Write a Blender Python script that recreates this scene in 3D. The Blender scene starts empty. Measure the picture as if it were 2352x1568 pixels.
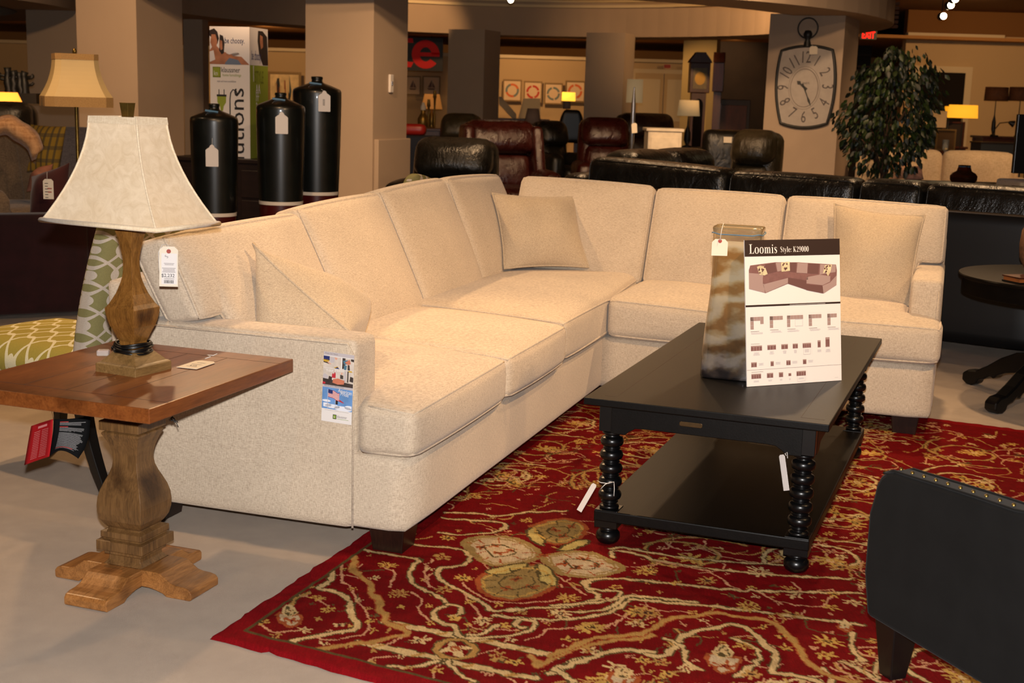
import bpy, bmesh, math, random
import numpy as np
from mathutils import Vector, Matrix
random.seed(7)
SC=bpy.context.scene; COL=SC.collection
PI=math.pi
# ---------------------------------------------------------------- camera maths
FPX,PITCH,ROLL,CAMH=2990.0,0.18447738,0.02992612,1.33
_F=Vector((0,math.cos(PITCH),-math.sin(PITCH))); _U0=Vector((0,math.sin(PITCH),math.cos(PITCH))); _X0=Vector((1,0,0))
_X=math.cos(ROLL)*_X0+math.sin(ROLL)*_U0; _U=-math.sin(ROLL)*_X0+math.cos(ROLL)*_U0
def ray(x,y): return _X*((x-1176)/FPX)-_U*((y-784)/FPX)+_F
def at(x,y,D):
    d=ray(x,y); return Vector((0,0,CAMH))+d*(D/d.y)
def onz(x,y,z=0.0):
    d=ray(x,y); return Vector((0,0,CAMH))+d*((z-CAMH)/d.z)
def flr(x,y,D):
    p=at(x,y,D); return Vector((p.x,p.y,0))
# ---------------------------------------------------------------- materials
def lin(c):
    return tuple(((v/255)/12.92 if v<=10 else ((v/255+0.055)/1.055)**2.4) for v in c)+(1,)
class G:
    def __init__(s,name):
        s.m=bpy.data.materials.new(name); s.m.use_nodes=True; s.nt=s.m.node_tree
        s.b=s.nt.nodes['Principled BSDF']; s.tc=s.n('ShaderNodeTexCoord')
    def n(s,t,**k):
        o=s.nt.nodes.new(t)
        for a,b in k.items(): setattr(o,a,b)
        return o
    def l(s,a,b): s.nt.links.new(a,b)
    def put(s,sock,v):
        if hasattr(v,'is_output') or isinstance(v,bpy.types.NodeSocket): s.l(v,sock)
        else: sock.default_value=v
    def math(s,op,a,b=0.0,c=0.0):
        o=s.n('ShaderNodeMath',operation=op); s.put(o.inputs[0],a); s.put(o.inputs[1],b)
        if op in('MULTIPLY_ADD','COMPARE','WRAP'): s.put(o.inputs[2],c)
        return o.outputs[0]
    def obj(s,scale=(1,1,1),rot=(0,0,0),src='Object'):
        m=s.n('ShaderNodeMapping'); s.l(s.tc.outputs[src],m.inputs[0]); m.inputs['Scale'].default_value=scale; m.inputs['Rotation'].default_value=rot
        return m.outputs[0]
    def noise(s,vec,sc,detail=3,rough=.55,dist=0):
        o=s.n('ShaderNodeTexNoise'); s.l(vec,o.inputs['Vector']); o.inputs['Scale'].default_value=sc
        o.inputs['Detail'].default_value=detail; o.inputs['Roughness'].default_value=rough; o.inputs['Distortion'].default_value=dist
        return o.outputs['Fac']
    def ramp(s,f,stops,interp='LINEAR'):
        o=s.n('ShaderNodeValToRGB'); s.l(f,o.inputs[0]); e=o.color_ramp.elements; o.color_ramp.interpolation=interp
        e[0].position,e[0].color=stops[0]; e[1].position,e[1].color=stops[-1]
        for p,c in stops[1:-1]:
            q=e.new(p); q.color=c
        return o.outputs[0]
    def mix(s,f,a,b,mode='MIX'):
        o=s.n('ShaderNodeMix',data_type='RGBA',blend_type=mode); s.put(o.inputs[0],f); s.put(o.inputs[6],a); s.put(o.inputs[7],b)
        return o.outputs[2]
    def bump(s,h,strength=.3,dist=.002):
        o=s.n('ShaderNodeBump'); s.l(h,o.inputs['Height']); o.inputs['Strength'].default_value=strength; o.inputs['Distance'].default_value=dist
        s.l(o.outputs[0],s.b.inputs['Normal'])
    def fin(s,col=None,rough=.6,spec=.5,metal=0,**k):
        if col is not None: s.put(s.b.inputs['Base Color'],col)
        s.put(s.b.inputs['Roughness'],rough); s.put(s.b.inputs['Metallic'],metal); s.put(s.b.inputs['Specular IOR Level'],spec)
        for a,b in k.items(): s.put(s.b.inputs[a.replace('_',' ')],b)
        return s.m
def plain(name,c,rough=.6,spec=.5,metal=0,nz=.0,sc=20,bs=0,**k):
    g=G(name); col=lin(c)
    if nz:
        f=g.noise(g.obj(),sc,4); d=tuple(max(0,v*(1-nz)) for v in col[:3])+(1,); e=tuple(min(1,v*(1+nz)) for v in col[:3])+(1,)
        colr=g.ramp(f,[(.3,d),(.7,e)])
        if bs: g.bump(f,bs,.002)
        return g.fin(colr,rough,spec,metal,**k)
    return g.fin(col,rough,spec,metal,**k)
def emit(name,c,strength,base=None):
    g=G(name); g.fin(lin(base or c),.7); g.b.inputs['Emission Color'].default_value=lin(c); g.b.inputs['Emission Strength'].default_value=strength
    return g.m
def fabric(name,c1,c2,sc=260,bs=.35,rough=.95,sheen=.2,streak=5):
    g=G(name)
    a=g.noise(g.obj((1,1,1.0/streak)),sc,3,.6); b=g.noise(g.obj((1.0/streak,1.0/streak,1)),sc,3,.6)
    h=g.math('ADD',a,b); h=g.math('MULTIPLY',h,.5)
    lo=g.noise(g.obj(),4,2)
    col=g.ramp(h,[(.34,lin(c1)),(.60,lin(c2))])
    k=g.ramp(lo,[(.3,(.93,.93,.93,1)),(.7,(1.04,1.04,1.04,1))])
    col=g.mix(1.0,col,k,'MULTIPLY')
    g.bump(h,bs,.0015)
    return g.fin(col,rough,.2,0,Sheen_Weight=sheen)
def leather(name,c,rough=.35,nz=.35):
    g=G(name); col=lin(c)
    f=g.noise(g.obj(),9,4,.6,.4); cr=g.n('ShaderNodeTexVoronoi'); g.l(g.obj(),cr.inputs[0]); cr.inputs['Scale'].default_value=140
    w=g.noise(g.obj((1,1,.5)),7,5,.6,1.2)
    h=g.math('MULTIPLY_ADD',cr.outputs[0],.06,g.math('MULTIPLY',w,1.0))
    g.bump(h,.55,.03)
    d=tuple(v*(1-nz) for v in col[:3])+(1,); e=tuple(min(1,v*(1+nz)) for v in col[:3])+(1,)
    return g.fin(g.ramp(f,[(.3,d),(.7,e)]),g.ramp(f,[(.3,(rough-.06,)*3+(1,)),(.7,(rough+.1,)*3+(1,))]),.5)
def wood(name,c1,c2,c3,axis='x',rough=.35,sc=1.0,kn=True):
    g=G(name); s={'x':(1,9,9),'y':(9,1,9),'z':(9,9,1)}[axis]
    v=g.obj(tuple(q*sc for q in s))
    f=g.noise(v,3.2,6,.62,.8); f2=g.noise(g.obj(tuple(q*sc for q in s)),22,4,.6,.2); lo=g.noise(g.obj((sc,)*3),4.0,2)
    col=g.ramp(f,[(.28,lin(c1)),(.5,lin(c2)),(.74,lin(c3))])
    col=g.mix(.35,col,g.ramp(f2,[(.35,lin(c1)),(.65,lin(c3))]))
    if kn:
        kk=g.ramp(lo,[(.30,(.35,.30,.26,1)),(.40,(1,1,1,1))]); col=g.mix(1.0,col,kk,'MULTIPLY')
    g.bump(f2,.12,.002)
    return g.fin(col,rough,.5)
def vcolmat(name,rough=.9,bs=.8):
    g=G(name); a=g.n('ShaderNodeVertexColor'); a.layer_name='Col'
    f=g.noise(g.obj(),330,3,.7); k=g.ramp(f,[(.25,(.72,.72,.72,1)),(.75,(1.12,1.12,1.12,1))])
    st=g.noise(g.obj((30,3,1),(0,0,-.33)),6,3,.6); k2=g.ramp(st,[(.3,(.86,.84,.84,1)),(.7,(1.08,1.08,1.08,1))])
    col=g.mix(1,a.outputs[0],k,'MULTIPLY'); col=g.mix(1,col,k2,'MULTIPLY')
    g.bump(f,bs,.004); return g.fin(col,rough,.05,0)
def trellis(name,base,line,px=.2,py=.16,amp=.065,wid=.075,axes=(0,2),rot=0,rough=.9):
    g=G(name); sp=g.n('ShaderNodeSeparateXYZ'); g.l(g.obj((1,1,1),(0,0,rot)),sp.inputs[0])
    u,v=sp.outputs[axes[0]],sp.outputs[axes[1]]
    cu=g.math('COSINE',g.math('MULTIPLY',u,2*PI/px))
    out=None
    for s in(1,-1):
        w=g.math('ADD',g.math('DIVIDE',v,py),g.math('MULTIPLY',cu,s*amp/py))
        fr=g.math('ABSOLUTE',g.math('SUBTRACT',g.math('FRACT',w),.5))
        # wide line with a thin gap so that it reads as an interlaced ribbon
        ln=g.math('LESS_THAN',fr,wid)
        out=ln if out is None else g.math('MAXIMUM',out,ln)
    fz=g.noise(g.obj(),300,2); fc=g.ramp(fz,[(.3,(.9,.9,.9,1)),(.7,(1.05,1.05,1.05,1))])
    col=g.mix(1,g.mix(out,lin(base),lin(line)),fc,'MULTIPLY'); g.bump(fz,.3,.001)
    return g.fin(col,rough,.2)
M={}
# ---------------------------------------------------------------- mesh builder
class MB:
    def __init__(s): s.v=[];s.f=[];s.mi=[];s.sm=[]
    def add(s,vs,fs,m=0,smooth=False,T=None):
        o=len(s.v)
        for p in vs:
            p=Vector(p)
            s.v.append(tuple(T@p) if T is not None else tuple(p))
        for f in fs: s.f.append(tuple(i+o for i in f)); s.mi.append(m); s.sm.append(smooth)
        return s
    def hexa(s,b,t,m=0,T=None):
        return s.add(list(b)+list(t),[(3,2,1,0),(4,5,6,7),(0,1,5,4),(1,2,6,5),(2,3,7,6),(3,0,4,7)],m,False,T)
    def box(s,x0,x1,y0,y1,z0,z1,m=0,T=None):
        return s.hexa([(x0,y0,z0),(x1,y0,z0),(x1,y1,z0),(x0,y1,z0)],[(x0,y0,z1),(x1,y0,z1),(x1,y1,z1),(x0,y1,z1)],m,T)
    def prism(s,poly,z0,z1,m=0,T=None,smooth=False):
        n=len(poly); vs=[(p[0],p[1],z0) for p in poly]+[(p[0],p[1],z1) for p in poly]
        fs=[tuple(range(n-1,-1,-1)),tuple(range(n,2*n))]
        s.add(vs,fs,m,False,T); o=len(s.v)-2*n
        for i in range(n):
            j=(i+1)%n; s.f.append((o+i,o+j,o+n+j,o+n+i)); s.mi.append(m); s.sm.append(smooth)
        return s
    def flat(s,poly,z,m=0,T=None):
        return s.add([(p[0],p[1],z) for p in poly],[tuple(range(len(poly)))],m,False,T)
    def grid(s,fn,nu,nv,m=0,smooth=True,cu=False,cv=False,T=None):
        vs=[fn(i/(nu if cu else nu-1),j/(nv if cv else nv-1)) for i in range(nu) for j in range(nv)]
        fs=[]
        for i in range(nu if cu else nu-1):
            for j in range(nv if cv else nv-1):
                a=i*nv+j;b=((i+1)%nu)*nv+j;c=((i+1)%nu)*nv+(j+1)%nv;d=i*nv+(j+1)%nv; fs.append((a,b,c,d))
        return s.add(vs,fs,m,smooth,T)
    def lathe(s,prof,n=24,m=0,T=None,rot=0,smooth=True,sx=1,sy=1,sq=False):
        if sq: n=4; rot=PI/4; smooth=False
        k=math.sqrt(.5) if sq else 1
        vs=[]
        for r,z in prof:
            for i in range(n):
                a=rot+2*PI*i/n; q=r/ (2*k*k) * math.sqrt(2)*k*1.0 if sq else r
                rr=(r*math.sqrt(.5)) if sq else r
                vs.append((rr*math.cos(a)*sx,rr*math.sin(a)*sy,z))
        fs=[]
        for j in range(len(prof)-1):
            for i in range(n):
                k2=(i+1)%n; fs.append((j*n+i,j*n+k2,(j+1)*n+k2,(j+1)*n+i))
        s.add(vs,fs,m,smooth,T)
        s.add(vs[:n],[tuple(range(n-1,-1,-1))],m,False,T); s.add(vs[-n:],[tuple(range(n))],m,False,T)
        return s
    def tube(s,pts,r,n=6,m=0,closed=False,T=None,caps=True):
        P=[Vector(p) for p in pts]; N=len(P); vs=[]; up=None
        for i in range(N):
            if closed: t=(P[(i+1)%N]-P[i-1])
            else: t=P[min(i+1,N-1)]-P[max(i-1,0)]
            if t.length<1e-9: t=Vector((0,0,1))
            t.normalize()
            if up is None:
                up=Vector((0,0,1)) if abs(t.z)<.9 else Vector((1,0,0))
            a=t.cross(up)
            if a.length<1e-6: a=t.cross(Vector((1,.3,0)))
            a.normalize(); up=a.cross(t).normalized(); b=up
            rr=r[i] if isinstance(r,(list,tuple)) else r
            for k in range(n):
                an=2*PI*k/n; vs.append(P[i]+a*(rr*math.cos(an))+b*(rr*math.sin(an)))
        fs=[]
        for i in range(N if closed else N-1):
            for k in range(n):
                k2=(k+1)%n; j=(i+1)%N; fs.append((i*n+k,i*n+k2,j*n+k2,j*n+k))
        if not closed and caps: fs+= [tuple(range(n-1,-1,-1)),tuple((N-1)*n+k for k in range(n))]
        return s.add(vs,fs,m,True,T)
    def cushion(s,F,h,r=.03,bulge=(0,0,0),n=16,m=0,pipe=None,pr=.0045,noise=0):
        hx,hy,hz=h; bx,by,bz=bulge
        def loc(x,y,z):
            p=[x*hx,y*hy,z*hz]; c=[max(-(q-r),min(q-r,a)) for a,q in zip(p,h)]; d=[a-b for a,b in zip(p,c)]
            L=math.sqrt(sum(q*q for q in d))
            if L>1e-9:
                k=max(abs(q) for q in d)/L; p=[a+b*k for a,b in zip(c,d)]
            x,y,z=p[0]/hx,p[1]/hy,p[2]/hz
            e=lambda q:max(0,1-q*q)
            return (x*(1+bx/hx*e(y)**.7*e(z)**.7),y*(1+by/hy*e(x)**.7*e(z)**.7),z*(1+bz/hz*e(x)**.6*e(y)**.6))
        def sp(i): a=-1+2*i/(n-1); return math.sin(a*PI/2)*.55+a*.45
        idx={};vs=[];fs=[]
        def vid(x,y,z):
            k=(round(x,5),round(y,5),round(z,5))
            if k not in idx:
                q=F(*loc(x,y,z)); idx[k]=len(vs); vs.append(q)
            return idx[k]
        for ax in range(3):
            for sg in(-1,1):
                for i in range(n-1):
                    for j in range(n-1):
                        qs=[]
                        for a,b in((i,j),(i+1,j),(i+1,j+1),(i,j+1)):
                            c=[0,0,0]; c[ax]=sg; c[(ax+1)%3]=sp(a); c[(ax+2)%3]=sp(b); qs.append(vid(*c))
                        fs.append(tuple(qs) if sg>0 else tuple(qs[::-1]))
        s.add(vs,fs,m,True)
        if pipe:
            ax=pipe
            o=[q for q in range(3) if q!=ax]
            for sg in(-1,1):
                pts=[];K=14
                seg=[(-1,-1,1,-1),(1,-1,1,1),(1,1,-1,1),(-1,1,-1,-1)]
                for a0,b0,a1,b1 in seg:
                    for k in range(K):
                        t=k/K; c=[0,0,0]; c[ax]=sg; c[o[0]]=a0+(a1-a0)*t; c[o[1]]=b0+(b1-b0)*t
                        pts.append(F(*loc(*c)))
                s.tube(pts,pr,6,m,True)
        return s
    def text(s,body,size,T,m=0,ext=.0003,align='LEFT',sx=1):
        c=bpy.data.curves.new('t','FONT'); c.body=body; c.size=size; c.extrude=ext; c.align_x=align; c.resolution_u=2
        o=bpy.data.objects.new('t',c); me=bpy.data.meshes.new_from_object(o)
        s.add([(v.co.x*sx,v.co.y,v.co.z) for v in me.vertices],[tuple(p.vertices) for p in me.polygons],m,False,T)
        bpy.data.objects.remove(o); bpy.data.curves.remove(c); bpy.data.meshes.remove(me); return s
    def build(s,name,mats,parent=None,loc=None,bevel=0,seg=2,solid=0,sub=0,col=None,weld=False):
        me=bpy.data.meshes.new(name); me.from_pydata(s.v,[],s.f)
        mats=mats if isinstance(mats,(list,tuple)) else [mats]
        for m in mats: me.materials.append(M[m] if isinstance(m,str) else m)
        me.polygons.foreach_set('material_index',s.mi); me.polygons.foreach_set('use_smooth',s.sm)
        me.update()
        if weld:
            bm=bmesh.new(); bm.from_mesh(me); bmesh.ops.remove_doubles(bm,verts=bm.verts,dist=1e-5); bm.to_mesh(me); bm.free()
        o=bpy.data.objects.new(name,me); COL.objects.link(o)
        if parent is not None: o.parent=parent
        if loc is not None: o.location=loc
        if bevel:
            b=o.modifiers.new('b','BEVEL'); b.width=bevel; b.segments=seg; b.limit_method='ANGLE'; b.angle_limit=math.radians(35); b.harden_normals=False
        if sub:
            b=o.modifiers.new('s','SUBSURF'); b.levels=sub; b.render_levels=sub
        return o
def thing(name,label,cat,loc=(0,0,0),rot=0,group=None):
    o=bpy.data.objects.new(name,None); COL.objects.link(o); o.location=loc; o.rotation_euler=(0,0,rot)
    o.empty_display_size=.1
    o['label']=label;o['category']=cat
    if group:o['group']=group
    return o
def tag(o,label,cat,group=None):
    o['label']=label;o['category']=cat
    if group:o['group']=group
    return o
def struct(o): o['kind']='structure'; return o
def tri(c000,c100,c110,c010,c001,c101,c111,c011):
    C=[Vector(q) for q in(c000,c100,c110,c010,c001,c101,c111,c011)]
    def F(x,y,z):
        x,y,z=(x+1)/2,(y+1)/2,(z+1)/2
        return (C[0]*(1-x)*(1-y)+C[1]*x*(1-y)+C[2]*x*y+C[3]*(1-x)*y)*(1-z)+(C[4]*(1-x)*(1-y)+C[5]*x*(1-y)+C[6]*x*y+C[7]*(1-x)*y)*z
    return F
def boxF(x0,x1,y0,y1,z0,z1,T=None):
    c=Vector(((x0+x1)/2,(y0+y1)/2,(z0+z1)/2)); h=Vector(((x1-x0)/2,(y1-y0)/2,(z1-z0)/2))
    def F(x,y,z):
        p=Vector((c.x+h.x*x,c.y+h.y*y,c.z+h.z*z)); return T@p if T is not None else p
    return F,(h.x,h.y,h.z)
def soft(mb,x0,x1,y0,y1,z0,z1,r=.03,bulge=(0,0,0),n=12,m=0,pipe=None,T=None,pr=.0045):
    F,h=boxF(x0,x1,y0,y1,z0,z1,T); r=min(r,min(h)*.98); return mb.cushion(F,h,r,bulge,n,m,pipe,pr)
def RT(loc,rz=0,rx=0,ry=0): return Matrix.Translation(Vector(loc))@Matrix.Rotation(rz,4,'Z')@Matrix.Rotation(ry,4,'Y')@Matrix.Rotation(rx,4,'X')
def frame(o,x,y):
    """matrix whose local x runs along x, local y along y (both 3-d), origin o"""
    x=Vector(x).normalized(); y=Vector(y); y=(y-x*y.dot(x)).normalized(); z=x.cross(y)
    m=Matrix.Identity(4)
    for i in range(3): m[i][0],m[i][1],m[i][2],m[i][3]=x[i],y[i],z[i],o[i]
    return m
def sm(a,b,x):
    t=max(0,min(1,(x-a)/(b-a))); return t*t*(3-2*t)
def pillow(name,TL,TR,BR,BL,thick,mat,label,cat='pillow',group=None,pinch=.05,seed=1,n=26,pipe=True,sag=0):
    TL,TR,BR,BL=[Vector(q) for q in(TL,TR,BR,BL)]; c=(TL+TR+BR+BL)/4
    nn=(TR-TL).cross(TL-BL).normalized(); rd=random.Random(seed); ph=[rd.uniform(0,6) for _ in range(6)]
    root=thing(name,label,cat,tuple(c),0,group)
    def P(u,v,s):
        e1=(1-abs(v)**2.2);e2=(1-abs(u)**2.2)
        u2=u*(1-pinch*(e1)); v2=v*(1-pinch*(e2)-(sag*e2 if v>0 else 0))
        a,b=(u2+1)/2,(v2+1)/2
        q=(BL*(1-a)*(1-b)+BR*a*(1-b)+TR*a*b+TL*(1-a)*b)-c
        t=thick*(max(0,1-u*u)**.62)*(max(0,1-v*v)**.62)*.5
        w=1+.06*math.sin(5*u+ph[0]+2*v)+.05*math.sin(4*v+ph[1]-3*u)+.03*math.sin(11*u*v+ph[2])
        return q+nn*(s*t*w+.004*math.sin(6*u+ph[3])*e2*e1)
    mb=MB()
    def S(i): a=-1+2*i; return math.sin(a*PI/2)
    mb.grid(lambda i,j:P(S(i),S(j),1),n,n,0); mb.grid(lambda i,j:P(S(j),S(i),-1),n,n,0)
    mb.build('pillow_cover',mat,root,weld=True)
    if pipe:
        pt=[]
        for a0,b0,a1,b1 in((-1,-1,1,-1),(1,-1,1,1),(1,1,-1,1),(-1,1,-1,-1)):
            for k in range(14): t=k/14; pt.append(P(a0+(a1-a0)*t,b0+(b1-b0)*t,0))
        MB().tube(pt,.0055,6,0,True).build('piping',mat,root)
    return root
def copytree(o,loc=None,rot=None,label=None,group=None):
    r=o.copy(); COL.objects.link(r)
    if loc is not None: r.location=loc
    if rot is not None: r.rotation_euler=(0,0,rot)
    if label: r['label']=label
    if group: r['group']=group
    for ch in o.children:
        c=ch.copy(); COL.objects.link(c); c.parent=r
        for g in ch.children:
            d=g.copy(); COL.objects.link(d); d.parent=c
    return r
# ================================================================ MATERIALS
M['sofa']=fabric('cream_linen_weave',(158,140,120),(206,189,166),640,.4,streak=8)
M['pillow']=fabric('beige_linen_weave',(150,132,110),(196,177,150),600,.35,streak=4)
M['carpet']=None
g=G('grey_beige_carpet'); f=g.noise(g.obj(),900,2,.7); lo=g.noise(g.obj(),1.6,4,.6,.5); md=g.noise(g.obj(),14,3)
c=g.ramp(f,[(.3,lin((158,142,126))),(.7,lin((192,174,156)))]); c=g.mix(1,c,g.ramp(lo,[(.3,(.84,.84,.85,1)),(.7,(1.05,1.05,1.04,1))]),'MULTIPLY'); c=g.mix(1,c,g.ramp(md,[(.3,(.94,.94,.94,1)),(.7,(1.03,1.03,1.03,1))]),'MULTIPLY')
g.bump(f,.6,.003); M['carpet']=g.fin(c,.95,.1,0,Sheen_Weight=.1)
M['rug']=vcolmat('red_wool_pile')
M['blackwood']=wood('ebonised_wood',(5,4,3),(9,7,6),(15,12,10),'y',.42,1,False); M['blackwood'].node_tree.nodes['Principled BSDF'].inputs['Specular IOR Level'].default_value=.18
M['blackpost']=plain('black_lacquer',(7,7,8),.30,.4,nz=.2,sc=30)
M['cherry']=wood('cherry_veneer',(84,43,17),(112,59,24),(132,76,34),'x',.3,.9)
M['cherryedge']=wood('cherry_edge',(66,32,14),(86,44,20),(102,56,26),'x',.35,1.4,False)
M['driftwood']=wood('distressed_brown_wood',(60,40,20),(98,68,36),(124,90,52),'z',.42,1.2)
M['footwood']=wood('golden_pine_feet',(100,62,28),(142,92,46),(170,118,66),'x',.33,1.3)
M['lampwood']=wood('antiqued_gold_wood',(66,40,14),(112,72,28),(142,98,46),'z',.34,2.2)
M['plinthwood']=wood('worn_plinth_wood',(80,58,28),(116,86,46),(138,106,64),'x',.45,3,False)
M['groove']=plain('dark_groove',(40,16,8),.7)
M['foot']=wood('dark_brown_foot',(18,8,5),(28,13,8),(40,20,12),'z',.35,1,False)
M['cord']=plain('black_cord',(8,8,8),.35)
g=G('parchment_shade'); f=g.noise(g.obj(),26,5,.65,1.6); f2=g.noise(g.obj(),7,3,.5,.8)
c=g.ramp(f,[(.3,lin((202,180,150))),(.62,lin((218,198,170)))]); c=g.mix(1,c,g.ramp(f2,[(.3,(.94,.91,.86,1)),(.6,(1.02,1.02,1.02,1))]),'MULTIPLY')
M['shade']=g.fin(c,.85,.2,0,Subsurface_Weight=.0)
M['shadetrim']=fabric('shade_trim',(196,174,144),(216,198,170),300,.2)
M['brass']=plain('aged_brass',(120,96,44),.35,.5,.8,.25,40)
M['brassd']=plain('dull_brass_plate',(74,54,28),.45,.5,.7,.2,60)
M['white']=plain('white_card',(214,208,204),.7,.3)
M['tagc']=plain('cream_tag_card',(216,204,184),.75,.3,nz=.03,sc=9)
M['ink']=plain('black_ink',(24,22,26),.7); M['inkg']=plain('grey_ink',(120,112,112),.7); M['inkl']=plain('light_grey_ink',(172,164,164),.7)
M['string']=plain('white_string',(206,202,196),.8); M['red']=plain('tag_grommet_red',(150,50,34),.6)
M['signbrown']=plain('sign_dark_brown',(40,24,18),.55); M['picbrown']=plain('printed_brown',(116,80,76),.6,nz=.12,sc=60); M['picdark']=plain('printed_dark_brown',(96,64,60),.6)
M['picline']=plain('printed_taupe',(150,126,120),.6); M['piccream']=plain('printed_cream',(190,176,140),.6,nz=.3,sc=90)
M['patgreen']=trellis('green_trellis_fabric',(118,112,72),(172,160,146),.165,.066,.040,.115,(2,1))
M['patgreen_lit']=trellis('green_trellis_fabric_lit',(150,134,58),(204,194,158),.20,.095,.052,.085,(0,1))  # same trellis fabric; warm light on the seat painted into its colours
M['blackvel']=plain('black_velvet',(8,8,8),.9,.15,nz=.4,sc=11,Sheen_Weight=.04)
M['blackleg']=plain('black_wood_leg',(9,8,8),.4)
M['blacklea']=leather('black_leather',(22,20,16),.3); M['burg']=leather('burgundy_leather',(42,10,7),.28); M['brownlea']=leather('dark_brown_leather',(38,20,12),.35)
M['greenlea']=leather('olive_black_leather',(40,34,22),.32)
M['dress']=wood('espresso_wood',(20,12,11),(30,19,17),(40,26,22),'x',.4,1,False)
M['vaseb']=plain('black_glazed_ceramic',(12,15,13),.34,.5,nz=.3,sc=14,Coat_Weight=.3)
M['vaser']=plain('oxblood_glaze',(64,12,10),.3); M['vasew']=plain('cream_band',(212,200,184),.5); M['bluetape']=plain('blue_ribbon',(70,110,140),.5)
M['wall']=plain('taupe_wall_paint',(168,148,128),.9,.2,nz=.02,sc=3); M['wallg']=plain('greige_paint',(158,142,126),.9,.2,nz=.02,sc=3)
M['wally']=plain('yellow_cream_wall',(196,172,116),.9,.2); M['ceil']=plain('tan_ceiling_paint',(150,118,86),.95,.1); M['wallw']=plain('cream_wall_far',(190,164,124),.9,.2)
M['trimw']=plain('cream_trim_paint',(206,188,152),.7); M['darkwall']=plain('dark_panelling',(40,28,20),.8,nz=.2,sc=4)
M['greyfab']=fabric('grey_brown_tweed',(78,64,50),(116,98,78),200,.3); M['bluefab']=fabric('slate_blue_fabric',(70,66,70),(100,94,96),200,.3)
M['blanket']=fabric('camel_throw',(150,104,66),(196,150,104),60,.6)
M['plum']=plain('plum_velvet',(36,10,12),.85,.2,nz=.3,sc=8,Sheen_Weight=.2); M['maroon']=plain('maroon_velvet',(52,14,14),.8,.2,nz=.3,sc=8,Sheen_Weight=.2)
M['couch']=fabric('ivory_couch_fabric',(176,150,116),(208,184,150),150,.3)
M['lampsh']=plain('ivory_lampshade',(222,206,170),.8); M['gold']=plain('antique_gold',(140,108,48),.35,.5,.7); M['silver']=plain('brushed_steel',(150,150,156),.3,.5,.9)
M['blackiron']=plain('black_iron',(14,15,14),.5); M['clockf']=plain('aged_clock_face',(160,152,146),.6,.3,nz=.07,sc=14)
M['clockn']=plain('clock_numeral_grey',(70,62,62),.6); M['clockr']=plain('clock_ring_grey',(112,100,94),.6)
M['mahog']=wood('mahogany',(42,16,8),(66,28,14),(88,42,20),'z',.4,.8,False); M['leaf']=plain('ficus_leaf',(34,50,16),.45,.5,nz=.5,sc=5)
M['leafd']=plain('ficus_leaf_dark',(14,24,8),.5,.5,nz=.4,sc=5); M['bark']=plain('bark',(70,48,30),.9,nz=.3,sc=30)
M['distress']=plain('distressed_white_wood',(206,192,170),.7,nz=.12,sc=12)
def gl(name,c,r=.02,tw=.9):
    g=G(name); return g.fin(lin(c),r,.5,0,Transmission_Weight=tw,IOR=1.45)
M['amber']=gl('amber_glass',(120,66,30)); M['clear']=gl('clear_glass',(236,240,238))
g=G('swirled_art_glass')
v=g.obj((1,1,1.6),(0.6,.5,0)); wv=g.n('ShaderNodeTexWave'); wv.wave_type='BANDS'; wv.bands_direction='Z'; g.l(v,wv.inputs[0]); wv.inputs['Scale'].default_value=3.0; wv.inputs['Distortion'].default_value=7.0; wv.inputs['Detail'].default_value=4; wv.inputs['Detail Scale'].default_value=2.2
sp=g.n('ShaderNodeSeparateXYZ'); g.l(g.obj(),sp.inputs[0])
lightc=g.ramp(wv.outputs['Fac'],[(.1,lin((134,98,56))),(.5,lin((160,136,98))),(.9,lin((170,154,126)))])
darkc=g.ramp(wv.outputs['Fac'],[(.1,lin((30,26,26))),(.6,lin((56,48,44))),(.95,lin((88,82,82)))])
zz=g.math('ADD',sp.outputs[2],g.math('MULTIPLY',g.noise(g.obj(),14,3),.25)); k=g.ramp(zz,[(.14,(0,0,0,1)),(.42,(1,1,1,1))])
g.put(g.b.inputs['Alpha'],1.0)
M['artglass']=g.fin(g.mix(k,darkc,lightc),.08,.5,0,Transmission_Weight=.12,Coat_Weight=.5)

# ================================================================ SETTING
def quadslab(name,p,th,mat,kind=True):
    n=(Vector(p[1])-Vector(p[0])).cross(Vector(p[2])-Vector(p[1])).normalized()*th
    mb=MB(); mb.hexa([Vector(q)-n for q in p],p); o=mb.build(name,mat)
    if kind: struct(o)
    return o
quadslab('floor',[(-24,-6,0),(24,-6,0),(24,42,0),(-24,42,0)],.1,'carpet')

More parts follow.
